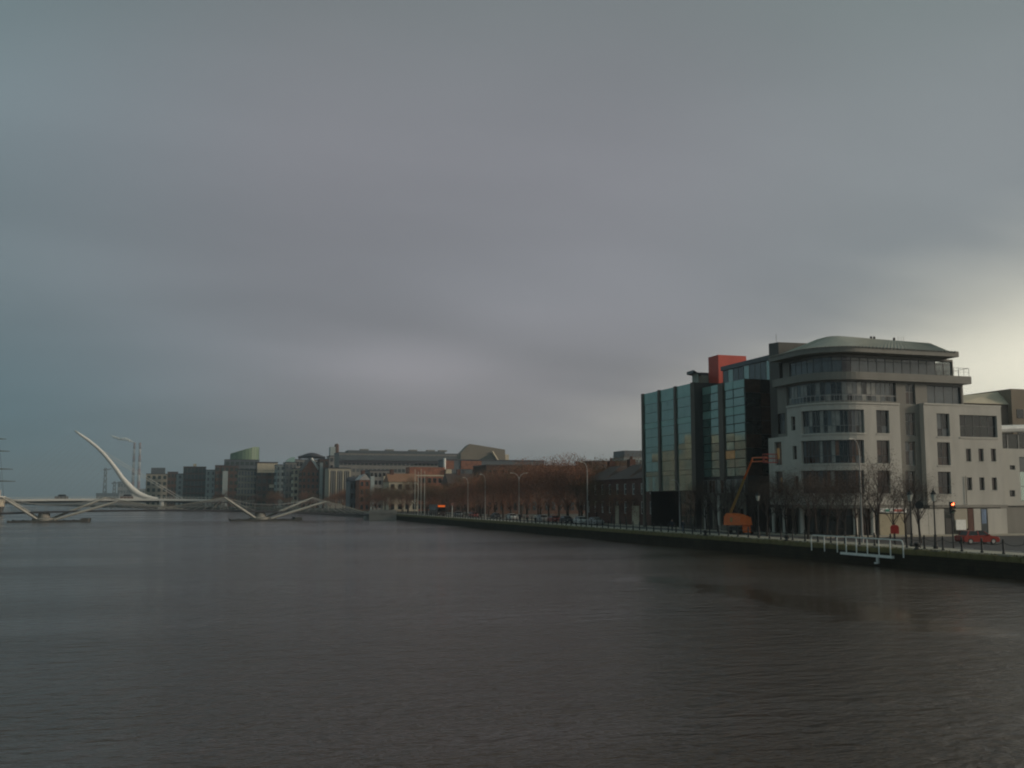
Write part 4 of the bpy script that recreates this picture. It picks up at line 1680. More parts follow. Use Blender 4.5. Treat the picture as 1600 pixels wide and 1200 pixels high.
gabled('gable_house', 'blue grey house with dark roof left of the tall narrow brick house', 547, 564, 752, 745, 450, BLUEG, DROOF, 3, 3)
gabled('gable_house', 'tall narrow red brick house with pale roof and chimney', 562, 578, 750, 741, 440, BRICK2, GALV, 2, 4, along=False, chim=(567,))
t, xa, xb, y, zt = block('apartment_block', 'grey brown flat roofed block with pale corner strips behind the brick house', 578, 610, 736, 500, GREYB, 5, 5, GLASS_D, roof=DROOF)
for pa, pb in ((579, 585), (599, 606)):
    m = MB()
    m.box(on_y(pa, 745, y).x, on_y(pb, 745, y).x, y - .5, y - .15, GZ, on_y(590, 744, y).z)
    m.build('corner_strip', PALE if pa < 590 else CREAM, t)
gabled('cream_house', 'cream rendered house with orange tiled roof behind the flagpoles', 608, 654, 753, 740, 420, CREAM, mat('tile_orange', (0.30, 0.15, 0.085), 0.8, var=0.2), 4, 3, chim=(612,))
t, xa, xb, y, zt = block('red_brick_block', 'red brick flat topped block with cream parapet and chimney stack', 642, 700, 744, 440, BRICK2, 7, 4, GLASS_D, roof=CREAM)
m = MB()
m.box(xa, on_y(698, 735, y).x, y + 3, y + 11, zt + .5, on_y(670, 730, y + 3).z)
m.build('upper_storey', BRICK2, t)
m = MB()
m.box(on_y(699, 735, y).x, on_y(707.5, 735, y).x, y + 2, y + 6, zt - 3, on_y(703, 733, y).z)
m.build('chimney_stack', CREAM, t)
gabled('slate_roof_house', 'dark slate roofed house with white gable trim behind the trees', 701, 762, 756, 740, 400, BROWN, SLATE, 6, 3, chim=(716, 742))
m = MB()
block('brown_warehouse', 'long low brown warehouse hidden behind the dense quayside trees', 760, 918, 729, 345, BROWN, 16, 3, GLASS_D, depth=16, roof=SLATE, ww=0.4, side=False)
t, xa, xb, y, zt = block('grey_tower_block', 'distant grey glass topped block above the brick terrace', 975, 1010, 716, 420, PALE, 6, 7, GLASS_G, roof=GREYB)
m = MB()
m.box(xa + .5, xb - .3, y + .5, y + 12, zt + .5, on_y(990, 704, y).z)
m.build('glass_storey', BLUEG, t)
block('brown_warehouse', 'brown flat roofed block seen over the terrace roofs', 925, 985, 722, 380, BROWN, 5, 4, GLASS_D, roof=SLATE, side=False)

# ---------------- the north bank, opposite: seen mirrored in the glass office
for i, (ya, yb, hgt, wm_, lab) in enumerate((
        (408, 440, 30, CREAM, 'cream office block on the north quay opposite the glass office'),
        (444, 470, 38, BEIGE, 'tall beige block on the north quay with many windows'),
        (474, 498, 33, PALE, 'pale blue block on the north quay beside the tall beige one'),
        (502, 530, 40, CREAM, 'tallest cream block on the north quay'),
        (534, 560, 31, BEIGE, 'lower beige block at the far end of the north quay row'))):
    t = thing('north_quay_block', lab, 'building', (-112, ya, GZ))
    m = MB()
    m.box(-128, -112, ya, yb, GZ - .2, GZ + hgt)
    m.build('wall', wm_, t)
    for k in range(4):
        m = MB()
        y0_ = ya + (yb - ya) * (k + .62) / 4
        m.box(-112 + .003, -111.7, y0_, y0_ + (yb - ya) * .13, GZ + 3, GZ + hgt - 1.5)
        m.build('dark_bay', DCLAD if k % 2 else BRICK, t)
    me = wmesh(1.1, 2.2, GLASS_D, WFRAME)
    nc, nrw = int((yb - ya) / 4), int(hgt / 3.6)
    for a in range(nc):
        for b in range(nrw):
            put('window', me, t, (0.0, 1.0 + a * (yb - ya) / nc, 1.2 + 3.5 * b), rz=math.pi / 2)

# ================================================================ FOOTBRIDGE (swing bridge with splayed masts)
fb = thing('swing_footbridge', 'low pale footbridge with splayed masts and fanned stays across the river', 'bridge', (24, 333, 0))
YB = 333.0
deck_z = lambda v: 3.55 - 0.00042 * (v + 8.5) ** 2 if v < 52 else 3.55 - 0.00042 * (60.5) ** 2 - (v - 52) * 0.03
vs = [-84 + 3.0 * k for k in range(49)]
m = MB()
for a, b in zip(vs, vs[1:]):
    za, zb = deck_z(a), deck_z(b)
    m.hexa([(a, YB - 2.0, za - .55), (b, YB - 2.0, zb - .55), (b, YB + 2.0, zb - .55), (a, YB + 2.0, za - .55)], [(a, YB - 2.2, za), (b, YB - 2.2, zb), (b, YB + 2.2, zb), (a, YB + 2.2, za)])
m.build('deck', mat('bridge_deck', (0.10, 0.10, 0.11), 0.7, var=0.15), fb)
MESHR = mat('bridge_mesh', (0.17, 0.17, 0.145), 0.5, var=0.1)
for sy in (-2.2, 2.2):
    m = MB()
    for a, b in zip(vs, vs[1:]):
        za, zb = deck_z(a), deck_z(b)
        for hh in (0.35, 0.7, 1.05, 1.35):
            m.tube((a, YB + sy, za + hh), (b, YB + sy, zb + hh), 0.012 if hh < 1.2 else 0.04, n=4, cap=False)
        m.tube((a, YB + sy, za), (a, YB + sy, za + 1.35), 0.05, n=4, cap=False)
    m.build('railing', MESHR, fb)
MESHR2 = mat('stay_tube', (0.36, 0.34, 0.29), 0.5, var=0.1)
WMAST = mat('mast_white', (0.52, 0.48, 0.42), 0.5, var=0.08, scale=.3)
piers = (22.6, -39.6)
for pv in piers:
    m = MB()
    m.lathe([(3.3, -1.0), (3.3, 0.9), (3.0, 1.1), (1.7, 1.25), (1.6, deck_z(pv) - .56)], (pv, YB, 0), 20)
    m.build('pier', mat('pier_concrete', (0.30, 0.28, 0.25), 0.8, var=0.2), fb)
    m = MB()
    for sy in (-4.6, 4.6):
        m.box(pv - 9, pv + 11, YB + sy - 0.35, YB + sy + .35, -0.5, 0.42)
        for k in range(8):
            m.tube((pv - 9 + k * 2.8, YB + sy, -1), (pv - 9 + k * 2.8, YB + sy, .62), 0.25, n=6)
    m.box(pv + 10.4, pv + 12.6, YB - 4.9, YB + 4.9, -0.5, 1.05)
    m.build('fender', mat('wet_timber', (0.085, 0.08, 0.072), .8, var=.3), fb)
    for sgn in (-1, 1):
        for sy in (-1, 1):
            b0 = Vector((pv + sgn * 1.6, YB + sy * 2.6, 0.9))
            tp = Vector((pv + sgn * (15.2 if sgn > 0 else 12.6) + 1.5, YB + sy * 3.2, 7.25))
            if sgn > 0 and sy < 0:
                tp += Vector((3.6, 0, -1.2))
                b0 += Vector((1.6, 0, -.2))
            m = MB()
            m.sweep([b0, b0.lerp(tp, .35), b0.lerp(tp, .8), tp], [0.32, 0.38, 0.31, 0.18], 8)
            m.build('mast', WMAST, fb)
            m = MB()
            m.tube(tp, (min(tp.x + sgn * 19, 57.5), YB + sy * 2.2, deck_z(min(tp.x + sgn * 19, 57.5)) + .2), .09, n=6)
            m.build('back_stay', MESHR2, fb)
            m = MB()
            for k in range(8):
                dv = tp.x + sgn * (1.0 + 2.6 * k)
                if -84 < dv < 58:
                    m.tube(tp, (dv, YB + sy * 2.2, deck_z(dv)), 0.045, n=4, cap=False)
            for k in range(4):
                dv = tp.x - sgn * (1.5 + 2.6 * k)
                m.tube(tp, (dv, YB + sy * 2.2, deck_z(dv)), 0.035, n=4, cap=False)
            m.build('stay', GALV, fb)
    for sy in (-1, 1):      # hanging cable between the two masts
        a = Vector((pv - 11.1, YB + sy * 3.2, 7.25))
        b = Vector((pv + 16.7, YB + sy * 3.2, 7.25))
        pts = [a.lerp(b, k / 12) - Vector((0, 0, 2.3 * (1 - (2 * k / 12 - 1) ** 2))) for k in range(13)]
        m = MB()
        for p_, q_ in zip(pts, pts[1:]):
            m.tube(p_, q_, 0.07, n=4, cap=False)
            m.tube(p_, (p_.x, YB + sy * 2.2, deck_z(p_.x)), 0.03, n=3, cap=False)
        m.build('hanging_cable', GALV, fb)
# granite landing of the footbridge on the south quay
q = on_z(583, 812, 0)
m = MB()
m.box(56.5, 65.45, 330, 341, -1, 2.0)
ab = tag(m.build('bridge_abutment', mat('granite', (0.33, 0.30, 0.27), 0.8, var=0.18, scale=.5)), 'pale granite block where the footbridge lands on the south quay', 'abutment')
m = MB()
m.box(56.5, 65.4, 329.75, 329.997, 2.0, 3.3)
m.build('parapet', mat('granite', None), ab)

# ================================================================ CABLE-STAYED BRIDGE with curved pylon
cb = thing('harp_bridge', 'white cable stayed bridge with tall forward leaning curved pylon', 'bridge', (-30, 675, 0))
YD = 675.0
xl, xr = -118.0, 26.0
zdk = lambda x: 6.9 - 0.00012 * (x + 40) ** 2
xs = [xl + (xr - xl) * k / 24 for k in range(25)]
m = MB()
for a, b in zip(xs, xs[1:]):
    za, zb = zdk(a), zdk(b)
    m.hexa([(a, YD + 4, za - 2.0), (b, YD + 4, zb - 2.0), (b, YD + 10, zb - 2.0), (a, YD + 10, za - 2.0)], [(a, YD - 3, za - .5), (b, YD - 3, zb - .5), (b, YD + 17, zb - .5), (a, YD + 17, za - .5)])
m.build('deck', mat('bridge_underside', (0.16, 0.16, 0.16), 0.6, var=.1), cb)
m = MB()
for a, b in zip(xs, xs[1:]):
    za, zb = zdk(a), zdk(b)
    m.hexa([(a, YD - 3.3, za - .9), (b, YD - 3.3, zb - .9), (b, YD - 3.0, zb - .9), (a, YD - 3.0, za - .9)], [(a, YD - 3.3, za + .45), (b, YD - 3.3, zb + .45), (b, YD - 3.0, zb + .45), (a, YD - 3.0, za + .45)])
m.build('deck_edge', WSTEEL, cb)
m = MB()
for k in range(73):
    x = xl + 2 * k
    m.tube((x, YD - 3.1, zdk(x) + .4), (x, YD - 3.1, zdk(x) + 1.4), 0.07, n=4, cap=False)
    if k < 72:
        m.tube((x, YD - 3.1, zdk(x) + 1.4), (x + 2, YD - 3.1, zdk(x + 2) + 1.4), 0.09, n=4, cap=False)
m.build('railing', WSTEEL, cb)
YPY = YD + 7
pyl = [(117, 673), (126, 679.5), (137, 687), (150, 697.5), (162, 709), (173, 722), (182, 734), (190, 746), (199, 757), (207.5, 765.5), (218, 772.5), (231, 777), (247, 780)]
pts = [on_y(a, b, YPY) for a, b in pyl]
rad = [0.55, 0.75, 0.9, 1.0, 1.1, 1.2, 1.3, 1.45, 1.75, 1.9, 1.7, 1.35, 0.9]
m = MB()
m.sweep(pts, rad, 10, flat=1.0)
m.build('pylon', WSTEEL, cb, True)
m = MB()
A = [on_y(*q, YPY - 0.6) for q in ((201, 759), (206, 769), (208, 781.5), (226, 781.5), (224, 776), (210, 766))]
B = [a + Vector((0, 1.2, 0)) for a in A]
m.hexa(A, B)
m.hexa([on_y(*q, YPY - .6) for q in ((222, 781.5), (250, 781.5), (240, 779), (224, 776))], [on_y(*q, YPY + .6) for q in ((222, 781.5), (250, 781.5), (240, 779), (224, 776))])
m.build('pylon_foot', WSTEEL, cb)
m = MB()
for (a, b, c, d) in ((163, 710, 283, 781), (150, 698, 290, 781.5)):
    for dy in (-5, 5):
        m.tube(on_y(a, b, YPY), on_y(c, d, YPY + dy), 0.13, n=5)
m.build('back_stay', WSTEEL, cb)
m = MB()
for k in range(13):
    t = k / 12
    i = t * 6
    a = pts[int(i)].lerp(pts[min(int(i) + 1, 12)], i - int(i))
    x = -112 + 55 * t
    for dy in (-6, 6):
        m.tube(a, (x, YPY + dy, zdk(x) + .3), 0.014, n=3, cap=False)
m.build('fore_stay', GALV, cb)
m = MB()
c = on_y(253, 785, YPY)
m.lathe([(2.2, -1), (2.2, 2.0), (1.5, 2.4), (1.5, zdk(c.x) - 1.0)], (c.x, YD - 1.2, 0), 14)
m.build('pier', WSTEEL, cb)
for x in (xl + 3, xr - 4):
    m = MB()
    m.box(x - 2, x + 2, YD - 2, YD + 16, -1, zdk(x) - 2.0)
    m.build('end_pier', mat('pier_concrete', None), cb)
# traffic on the far bridge
def small_vehicle(px, label, col, big=False):
    c = on_y(px, 778, YD + 4)
    m = MB()
    L_, hh = (7.5, 2.9) if big else (4.3, 1.45)
    x, y = c.x, YD + 4
    z0 = zdk(x) + 0.05
    m.box(x - L_ / 2, x + L_ / 2, y - .9, y + .9, z0 + .35, z0 + hh * .62, 0)
    m.hexa([(x - L_ * .3, y - .85, z0 + hh * .62), (x + L_ * .38, y - .85, z0 + hh * .62), (x + L_ * .38, y + .85, z0 + hh * .62), (x - L_ * .3, y + .85, z0 + hh * .62)],
           [(x - L_ * .2, y - .7, z0 + hh), (x + L_ * .3, y - .7, z0 + hh), (x + L_ * .3, y + .7, z0 + hh), (x - L_ * .2, y + .7, z0 + hh)], 1)
    for dx in (-L_ * .3, L_ * .3):
        m.tube((x + dx, y - .92, z0 + .33), (x + dx, y + .92, z0 + .33), 0.33, n=8, mi=2)
    tag(m.build('car', [col, GLASS_D, RUBBER]), label, 'vehicle')


small_vehicle(96, 'dark van crossing the white harp bridge near its left end', DROOF, True)
small_vehicle(165, 'small dark car crossing the white harp bridge left of the pylon', SLATE)
small_vehicle(198, 'dark red car crossing the white harp bridge at the pylon foot', BRICK, True)

# ================================================================ TALL SHIP at the left edge
ship = thing('tall_ship', 'moored sailing ship with yards and pale stern deckhouse at the left edge', 'ship', (-77, 480, 0))
xs_, y1s = -78.0, 497.0
m = MB()
secs = [(452, 0.5), (456, 2.6), (464, 3.6), (478, 4.0), (490, 3.6), (y1s, 2.8)]
for (ya, wa), (yb, wb) in zip(secs, secs[1:]):
    m.hexa([(xs_ - wa * .5, ya, -.6), (xs_ + wa * .5, ya, -.6), (xs_ + wb * .5, yb, -.6), (xs_ - wb * .5, yb, -.6)], [(xs_ - wa, ya, 3.6), (xs_ + wa, ya, 3.6), (xs_ + wb, yb, 3.6), (xs_ - wb, yb, 3.6)])
m.build('hull', mat('ship_hull', (0.045, 0.035, 0.03), .6, var=.2), ship)
m = MB()
m.box(xs_ - 3.4, xs_ + 2.9, 484, 496.5, 3.6, 7.6)
m.build('deckhouse', CREAM, ship)
m = MB()
m.box(xs_ - 3.7, xs_ + 3.2, 483.5, 497, 7.6, 8.1)
m.box(xs_ + 2.3, xs_ + 3.1, 483.5, 484.3, 8.1, 10.6)
m.build('deckhouse_roof', WHITE, ship)
m = MB()
m.box(xs_ - 3.3, xs_ + .9, 482.6, 483.9, 3.6, 6.6)
m.build('orange_boat_cover', mat('orange_cover', (0.36, 0.10, 0.035), .7, var=.2), ship)
wme = wmesh(0.9, 0.9, GLASS_D, WHITE)
for k in range(4):
    put('window', wme, ship, (xs_ - 2.9 + 1.5 * k + 77, 4 - .003, 5.3))
mx = at_f(-5, 700, 0.953 * 470 - .302 * 78).x
for (my, hh) in ((472, 34), (460, 30)):
    m = MB()
    m.tube((mx if my == 472 else xs_, my, 3), (mx if my == 472 else xs_, my, hh), 0.32, 0.12, n=8)
    m.build('mast', TIMBER, ship)
for py, ln in ((686, 3.0), (705, 4.6), (733, 6.2), (752, 7.4)):
    z = z_at(mx, 472, py)
    m = MB()
    m.sweep([(mx - ln, 472, z), (mx, 471.6, z + .1), (mx + ln, 471.2, z)], [0.1, 0.26, 0.1], 6)
    m.build('yard', TIMBER, ship)
m = MB()
for z in (16, 24, 33):
    for sx in (-1, 1):
        m.tube((mx + sx * 3.6, 472 + 1, 3.6), (mx, 472, z), 0.04, n=3, cap=False)
m.build('rigging', BLACK, ship)

# ================================================================ POWER STATION CHIMNEYS, SMOKE, CRANES
for px, w_, lab in ((206.5, 1, 'left one of two red and white striped chimneys far beyond the bridge'), (215.3, 1.02, 'right one of two red and white striped chimneys far beyond the bridge')):
    c = at_f(px, 781, 3300)
    top = at_f(px, 691.5, 3300).z
    t = thing('striped_chimney', lab, 'chimney', (c.x, c.y, GZ), 'power station chimneys')
    nb = 9
    for k in range(nb):
        z0, z1 = GZ + (top - GZ) * k / nb, GZ + (top - GZ) * (k + 1) / nb
        r0, r1 = 5.6 - 2.2 * k / nb, 5.6 - 2.2 * (k + 1) / nb
        m = MB()
        m.lathe([(r0, z0), (r1, z1 - .01)], (c.x, c.y, 0), 16)
        m.build('band', STRIPE_W if k % 2 else STRIPE_R, t, True)


def volume_mat(name, col, dens, noise_scale=None, aniso=0.0):
    m = bpy.data.materials.new(name)
    m.use_nodes = True
    N, L = m.node_tree.nodes, m.node_tree.links
    N.clear()
    v = N.new('ShaderNodeVolumePrincipled')
    v.inputs['Color'].default_value = (*col, 1)
    v.inputs['Density'].default_value = dens
    v.inputs['Anisotropy'].default_value = aniso
    if noise_scale:
        tc = N.new('ShaderNodeTexCoord')
        no = N.new('ShaderNodeTexNoise')
        no.inputs['Scale'].default_value = noise_scale
        no.inputs['Detail'].default_value = 3
        L.new(tc.outputs['Object'], no.inputs['Vector'])
        mr = N.new('ShaderNodeMapRange')
        L.new(no.outputs['Fac'], mr.inputs['Value'])
        mr.inputs['From Min'].default_value = 0.42
        mr.inputs['From Max'].default_value = 0.62
        mr.inputs['To Max'].default_value = dens
        L.new(mr.outputs[0], v.inputs['Density'])
    o = N.new('ShaderNodeOutputMaterial')
    L.new(v.outputs[0], o.inputs['Volume'])
    return m


def smoke_mat():
    m = bpy.data.materials.new('smoke_white')
    m.use_nodes = True
    N, L = m.node_tree.nodes, m.node_tree.links
    N.clear()
    df = N.new('ShaderNodeBsdfDiffuse')
    df.inputs[0].default_value = (0.80, 0.77, 0.72, 1)
    tr = N.new('ShaderNodeBsdfTransparent')
    tc = N.new('ShaderNodeTexCoord')
    no = N.new('ShaderNodeTexNoise')
    no.inputs['Scale'].default_value = 0.05
    no.inputs['Detail'].default_value = 4
    L.new(tc.outputs['Object'], no.inputs['Vector'])
    lw_ = N.new('ShaderNodeLayerWeight')
    lw_.inputs['Blend'].default_value = 0.35
    mu = N.new('ShaderNodeMath')
    mu.operation = 'MULTIPLY_ADD'
    L.new(lw_.outputs['Facing'], mu.inputs[0])
    mu.inputs[1].default_value = 0.7
    L.new(no.outputs['Fac'], mu.inputs[2])
    mr = N.new('ShaderNodeMapRange')
    L.new(mu.outputs[0], mr.inputs['Value'])
    mr.inputs['From Min'].default_value = 0.55
    mr.inputs['From Max'].default_value = 1.2
    mr.inputs['To Min'].default_value = 0.0
    mr.inputs['To Max'].default_value = 1.0
    mx = N.new('ShaderNodeMixShader')
    L.new(mr.outputs[0], mx.inputs[0])
    L.new(df.outputs[0], mx.inputs[1])
    L.new(tr.outputs[0], mx.inputs[2])
    o = N.new('ShaderNodeOutputMaterial')
    L.new(mx.outputs[0], o.inputs[0])
    return m


plume = [(206, 690.0, 0.9), (203.5, 688.5, 1.5), (200, 687.0, 2.0), (196, 686.2, 2.3), (192, 685.6, 2.0), (188, 685.6, 1.5), (184, 685.0, 1.9), (180, 683.8, 1.5), (176, 681.8, 1.5), (172, 679.8, 0.9)]
rs = random.Random(5)
m = MB()
for a, b, r_ in plume:
    for k in range(3):
        c = at_f(a + rs.uniform(-1.8, 1.8), b + rs.uniform(-.7, .7), 3300)
        rr = r_ * 2.06 * rs.uniform(.9, 1.9)
        m.lathe([(rr * math.sin(math.pi * q / 8) * rs.uniform(.85, 1.1) + .01, -rr * .75 * math.cos(math.pi * q / 8)) for q in range(9)], c, 12)
tag(m.build('smoke', smoke_mat(), None, True), 'pale smoke plume drifting left from the chimney tops', 'smoke', kind='stuff')


def crane(px, ytop, F, label, jib):
    c = at_f(px, 781, F)
    top = at_f(px, ytop, F).z
    t = thing('dock_crane', label, 'crane', (c.x, c.y, GZ))
    w_ = 3.2
    m = MB()
    for sx in (-1, 1):
        for sy in (-1, 1):
            m.tube((c.x + sx * w_, c.y + sy * w_, GZ), (c.x + sx * w_ * .4, c.y + sy * w_ * .4, top), 1.0, .8, n=4)
    for k in range(6):
        z0, z1 = GZ + (top - GZ) * k / 6, GZ + (top - GZ) * (k + 1) / 6
        m.tube((c.x - w_, c.y - w_, z0), (c.x + w_ * .5, c.y - w_ * .5, z1), 0.5, n=4)
        m.tube((c.x + w_, c.y - w_, z0), (c.x - w_ * .5, c.y - w_ * .5, z1), 0.5, n=4)
    m.build('tower', BLUEG, t)
    m = MB()
    m.tube((c.x - jib * .4, c.y, top - 4), (c.x + jib, c.y, top - 2), 1.1, .8, n=4)
    m.build('jib', BLUEG, t)


crane(163, 731, 2000, 'faint lattice dock crane left of the curved pylon', 10)
crane(178, 752, 2000, 'shorter faint dock crane beside the power station block', 14)
t, *_ = block('power_station_block', 'faint grey power station block behind the curved pylon', 184, 202, 753, 2300, GREYB, 4, 3, GLASS_D, depth=60, side=False)
block('dock_shed', 'low faint dock shed behind the white harp bridge', 150, 186, 771, 1900, BLUEG, 6, 1, GLASS_D, depth=40, side=False)
block('dock_shed', 'long faint dock shed at the foot of the striped chimneys', 200, 232, 764, 2100, GREYB, 6, 2, GLASS_D, depth=40, side=False)

hz = MB()
hz.box(-9500, 9500, -500, 9800, -2.5, 250)
tag(hz.build('haze', volume_mat('haze_volume', (0.80, 0.93, 1.0), 0.00024, aniso=0.6)), kind='stuff')

# ================================================================ TREES
def grow(mb, p, d, ln, r, lvl, rnd, tips, maxl):
    segs = 2
    q = p.copy()
    for k in range(segs):
        d = (d + Vector((rnd.uniform(-.18, .18), rnd.uniform(-.18, .18), rnd.uniform(-.02, .16)))).normalized()
        e = q + d * (ln / segs)
        mb.tube(q, e, r * (1 - .28 * k), r * (1 - .28 * (k + 1)), n=5 if lvl < 1 else 3, cap=False)
        q = e
    if lvl >= maxl:
        tips.append(q)
        return
    for k in range(3 if lvl < 3 else 2):
        a, s = rnd.uniform(0, 6.283), rnd.uniform(.35, .85)
        n1 = d.cross(Vector((math.cos(a), math.sin(a), .3))).normalized()
        grow(mb, q if k else p.lerp(q, rnd.uniform(.5, 1)), (d * math.cos(s) + n1 * math.sin(s)).normalized(), ln * rnd.uniform(.62, .85), r * .55, lvl + 1, rnd, tips, maxl)


def make_tree(name, label, seed, h, leafn, leafm, group, trunk_h=.28, wide=1.0, leaf=(.10, .22), twigm=None):
    rnd = random.Random(seed)
    t = thing(name, label, 'tree', (0, 0, 0), group)
    m = MB()
    tr = h * (.016 if h > 9 else .012) + .03
    top = Vector((rnd.uniform(-.2, .2), rnd.uniform(-.2, .2), h * trunk_h))
    m.sweep([(0, 0, -.1), tuple(top * .5), tuple(top)], [tr * 1.25, tr, tr * .85], 7)
    m.build('trunk', BARK, t)
    m = MB()
    tips = []
    nl = 7
    for k in range(nl):
        a = 6.283 * k / nl + rnd.uniform(-.3, .3)
        s = rnd.uniform(.25, .8) * wide
        d = Vector((math.cos(a) * math.sin(s), math.sin(a) * math.sin(s), math.cos(s)))
        grow(m, top - Vector((0, 0, rnd.uniform(0, .12) * h)), d, h * rnd.uniform(.22, .30), tr * .5, 0, rnd, tips, 4)
    d = Vector((0, 0, 1))
    grow(m, top, d, h * .3, tr * .7, 0, rnd, tips, 4)
    for k in range(leafn):
        c = rnd.choice(tips) + Vector((rnd.gauss(0, .4), rnd.gauss(0, .4), rnd.gauss(-.1, .4)))
        q = rnd.uniform(*leaf)
        a, b = rnd.uniform(0, 6.3), rnd.uniform(-1, 1)
        u = Vector((math.cos(a), math.sin(a), b * .6)).normalized() * q
        v = u.cross(Vector((rnd.uniform(-1, 1), rnd.uniform(-1, 1), rnd.uniform(-1, 1)))).normalized() * q * .7
        m.face([c - u, c + v, c + u, c - v], 1)
    m.build('crown', [twigm or TWIG, leafm], t)
    return t


quay_tr = [make_tree('quay_tree', 'brown winter tree in the dense row along the quay road', 11 + i, 12.0, 5200, DRYLEAF if i % 2 == 0 else DRYLEAF2, 'trees in the dense quayside row', wide=1.15, leaf=(.05, .13)) for i in range(4)]
slim_tr = [make_tree('street_tree', 'slender bare street tree on the quay before the stone office block', 31 + i, 7.8, 1500, SLIMLEAF, 'slender trees before the office blocks', trunk_h=.38, wide=1.0, leaf=(.03, .07), twigm=SLIMTWIG) for i in range(3)]
USED = set()


def plant(protos, x, y, sc, label, group):
    p_ = random.choice(protos)
    rz = random.uniform(0, 6.28)
    s3 = (sc * random.uniform(.92, 1.1), sc * random.uniform(.92, 1.1), sc * random.uniform(.94, 1.06))
    if p_.name not in USED:
        USED.add(p_.name)
        p_.location = (x, y, GZ)
        p_.rotation_euler = (0, 0, rz)
        p_.scale = s3
        p_['label'] = label
        p_['group'] = group
        return p_
    return copy_thing(p_, (x, y, GZ), rz, label, group, s3)


GQ = 'trees in the dense quayside row'
for k in range(23):
    y = 196 + k * 6.6 + random.uniform(-1, 1)
    sc = 1.0 if y < 262 else 0.88 if y < 290 else 0.74
    plant(quay_tr, 76.6 + random.uniform(-.4, .4), y, sc * 1.05, 'brown winter tree in the dense row along the quay road', GQ)
    if k % 2 == 0 and y < 330:
        plant(quay_tr, 84 + random.uniform(-1, 4), y + 3, sc * 1.14, 'brown winter tree behind the dense quayside row', 'trees behind the quayside row')
TL = {905: 'brown tree just left of the tall lamp at the brick terrace', 932: 'dark brown tree just right of the tall lamp at the brick terrace',
      955: 'low dark tree before the middle of the brick terrace', 978: 'lowest dark tree before the brick terrace, nearest the glass office',
      886: 'tallest of the brown trees standing left of the terrace lamp'}
for px, top, v in ((905, 745, 77.0), (932, 752, 77.2), (955, 760, 77.3), (978, 765, 77.3), (886, 735, 77.0)):
    y = on_x(px, 790, v).y
    sc = (z_at(v, y, top) - GZ) / 12.0
    plant(quay_tr, v, y, sc, TL[px], 'trees before the brick terrace')
SL = {1212: 'slender bare tree before the low left wing of the stone block', 1243: 'slender bare tree before the narrow windows of the stone block',
      1262: 'slender bare tree behind the left end of the white railing', 1291: 'slender bare tree before the left half of the rounded bay',
      1320: 'slender bare tree before the middle of the rounded bay', 1371: 'tallest slender bare tree by the white railing, left of the shop sign',
      1398: 'small bare tree right before the shop sign board', 1180: 'bare tree beside the lantern post next to the boom lift',
      1122: 'bare tree left of the boom lift before the arched doorway', 1152: 'bare tree directly behind the orange boom lift',
      1085: 'small bare tree left of the arched doorway of the glass office', 1438: 'bare tree behind the lantern posts before the grey recess'}
for px, v, sc in ((1212, 77.2, 1.0), (1243, 77.0, .95), (1262, 70.0, .9), (1291, 76.6, 1.0), (1320, 70.2, .88), (1371, 69.8, 1.12), (1398, 75, .85), (1180, 77, 1.0), (1122, 75.6, .95), (1152, 76.0, 1.0), (1085, 75.4, .85), (1438, 76.5, .9)):
    y = on_x(px, 830, v).y
    plant(slim_tr, v, y, sc, SL[px], 'slender trees before the office blocks')
for px, v, sc in ((1198, 71, .9), (1229, 76.8, .9), (1276, 76.7, .95), (1306, 76.5, .9), (1338, 76.4, .95), (1356, 76.5, .85), (1415, 76.4, .8), (1104, 76.6, .85), (1137, 76.8, .8)):
    plant(slim_tr, v, on_x(px, 830, v).y, sc, 'dark twiggy tree in the crowded kerbside row before the office blocks', 'crowded kerbside trees before the office blocks')
for k in range(34):
    px = random.uniform(330, 640)
    F = 640 - (px - 330) * 0.75 + random.uniform(-10, 10)
    if px > 560:
        F = 385 + random.uniform(0, 20)
    c = at_f(px, 790, F)
    plant(quay_tr, c.x, c.y, random.uniform(.55, .85), 'small dark tree on the far quay before the distant blocks', 'trees on the far quay')
FT = {648: 'tall thin tree directly behind the flagpoles', 637: 'thin tree left of the flagpoles before the cream house', 628: 'small thin tree farthest left of the flagpoles, above the granite landing', 668: 'thin tree just right of the flagpoles', 680: 'small thin tree between the flagpoles and the dark coach'}
for px, F, sc in ((648, 350, .95), (637, 372, .85), (628, 365, .7), (668, 330, .8), (680, 322, .75)):
    c = at_f(px, 790, F)
    plant(quay_tr, c.x, c.y, sc, FT[px], 'trees near the flagpoles')

# ================================================================ QUAY FURNITURE
# chain posts
def make_post():
    t = thing('chain_post', 'black iron post with chain along the quay edge', 'bollard', (66.45, 64, GZ), 'chain posts along the quay edge')
    m = MB()
    m.lathe([(0.13, 0), (0.13, .12), (.085, .16), (.075, .95), (.10, 1.0), (.10, 1.06), (.06, 1.1), (.085, 1.18), (.05, 1.27), (.0, 1.29)], (66.45, 64, GZ + .12), 8)
    m.build('post', BLACK, t)
    m = MB()
    pts = [Vector((66.45, 64 + 2.45 * k / 8, GZ + .12 + .98 - .24 * (1 - (2 * k / 8 - 1) ** 2))) for k in range(9)]
    for a, b in zip(pts, pts[1:]):
        m.tube(a, b, .028, n=4, cap=False)
    m.build('chain', BLACK, t)
    return t


post0 = make_post()
for k in range(1, 112):
    copy_thing(post0, (66.45 + random.uniform(-.03, .03), 64 + 2.45 * k, GZ))

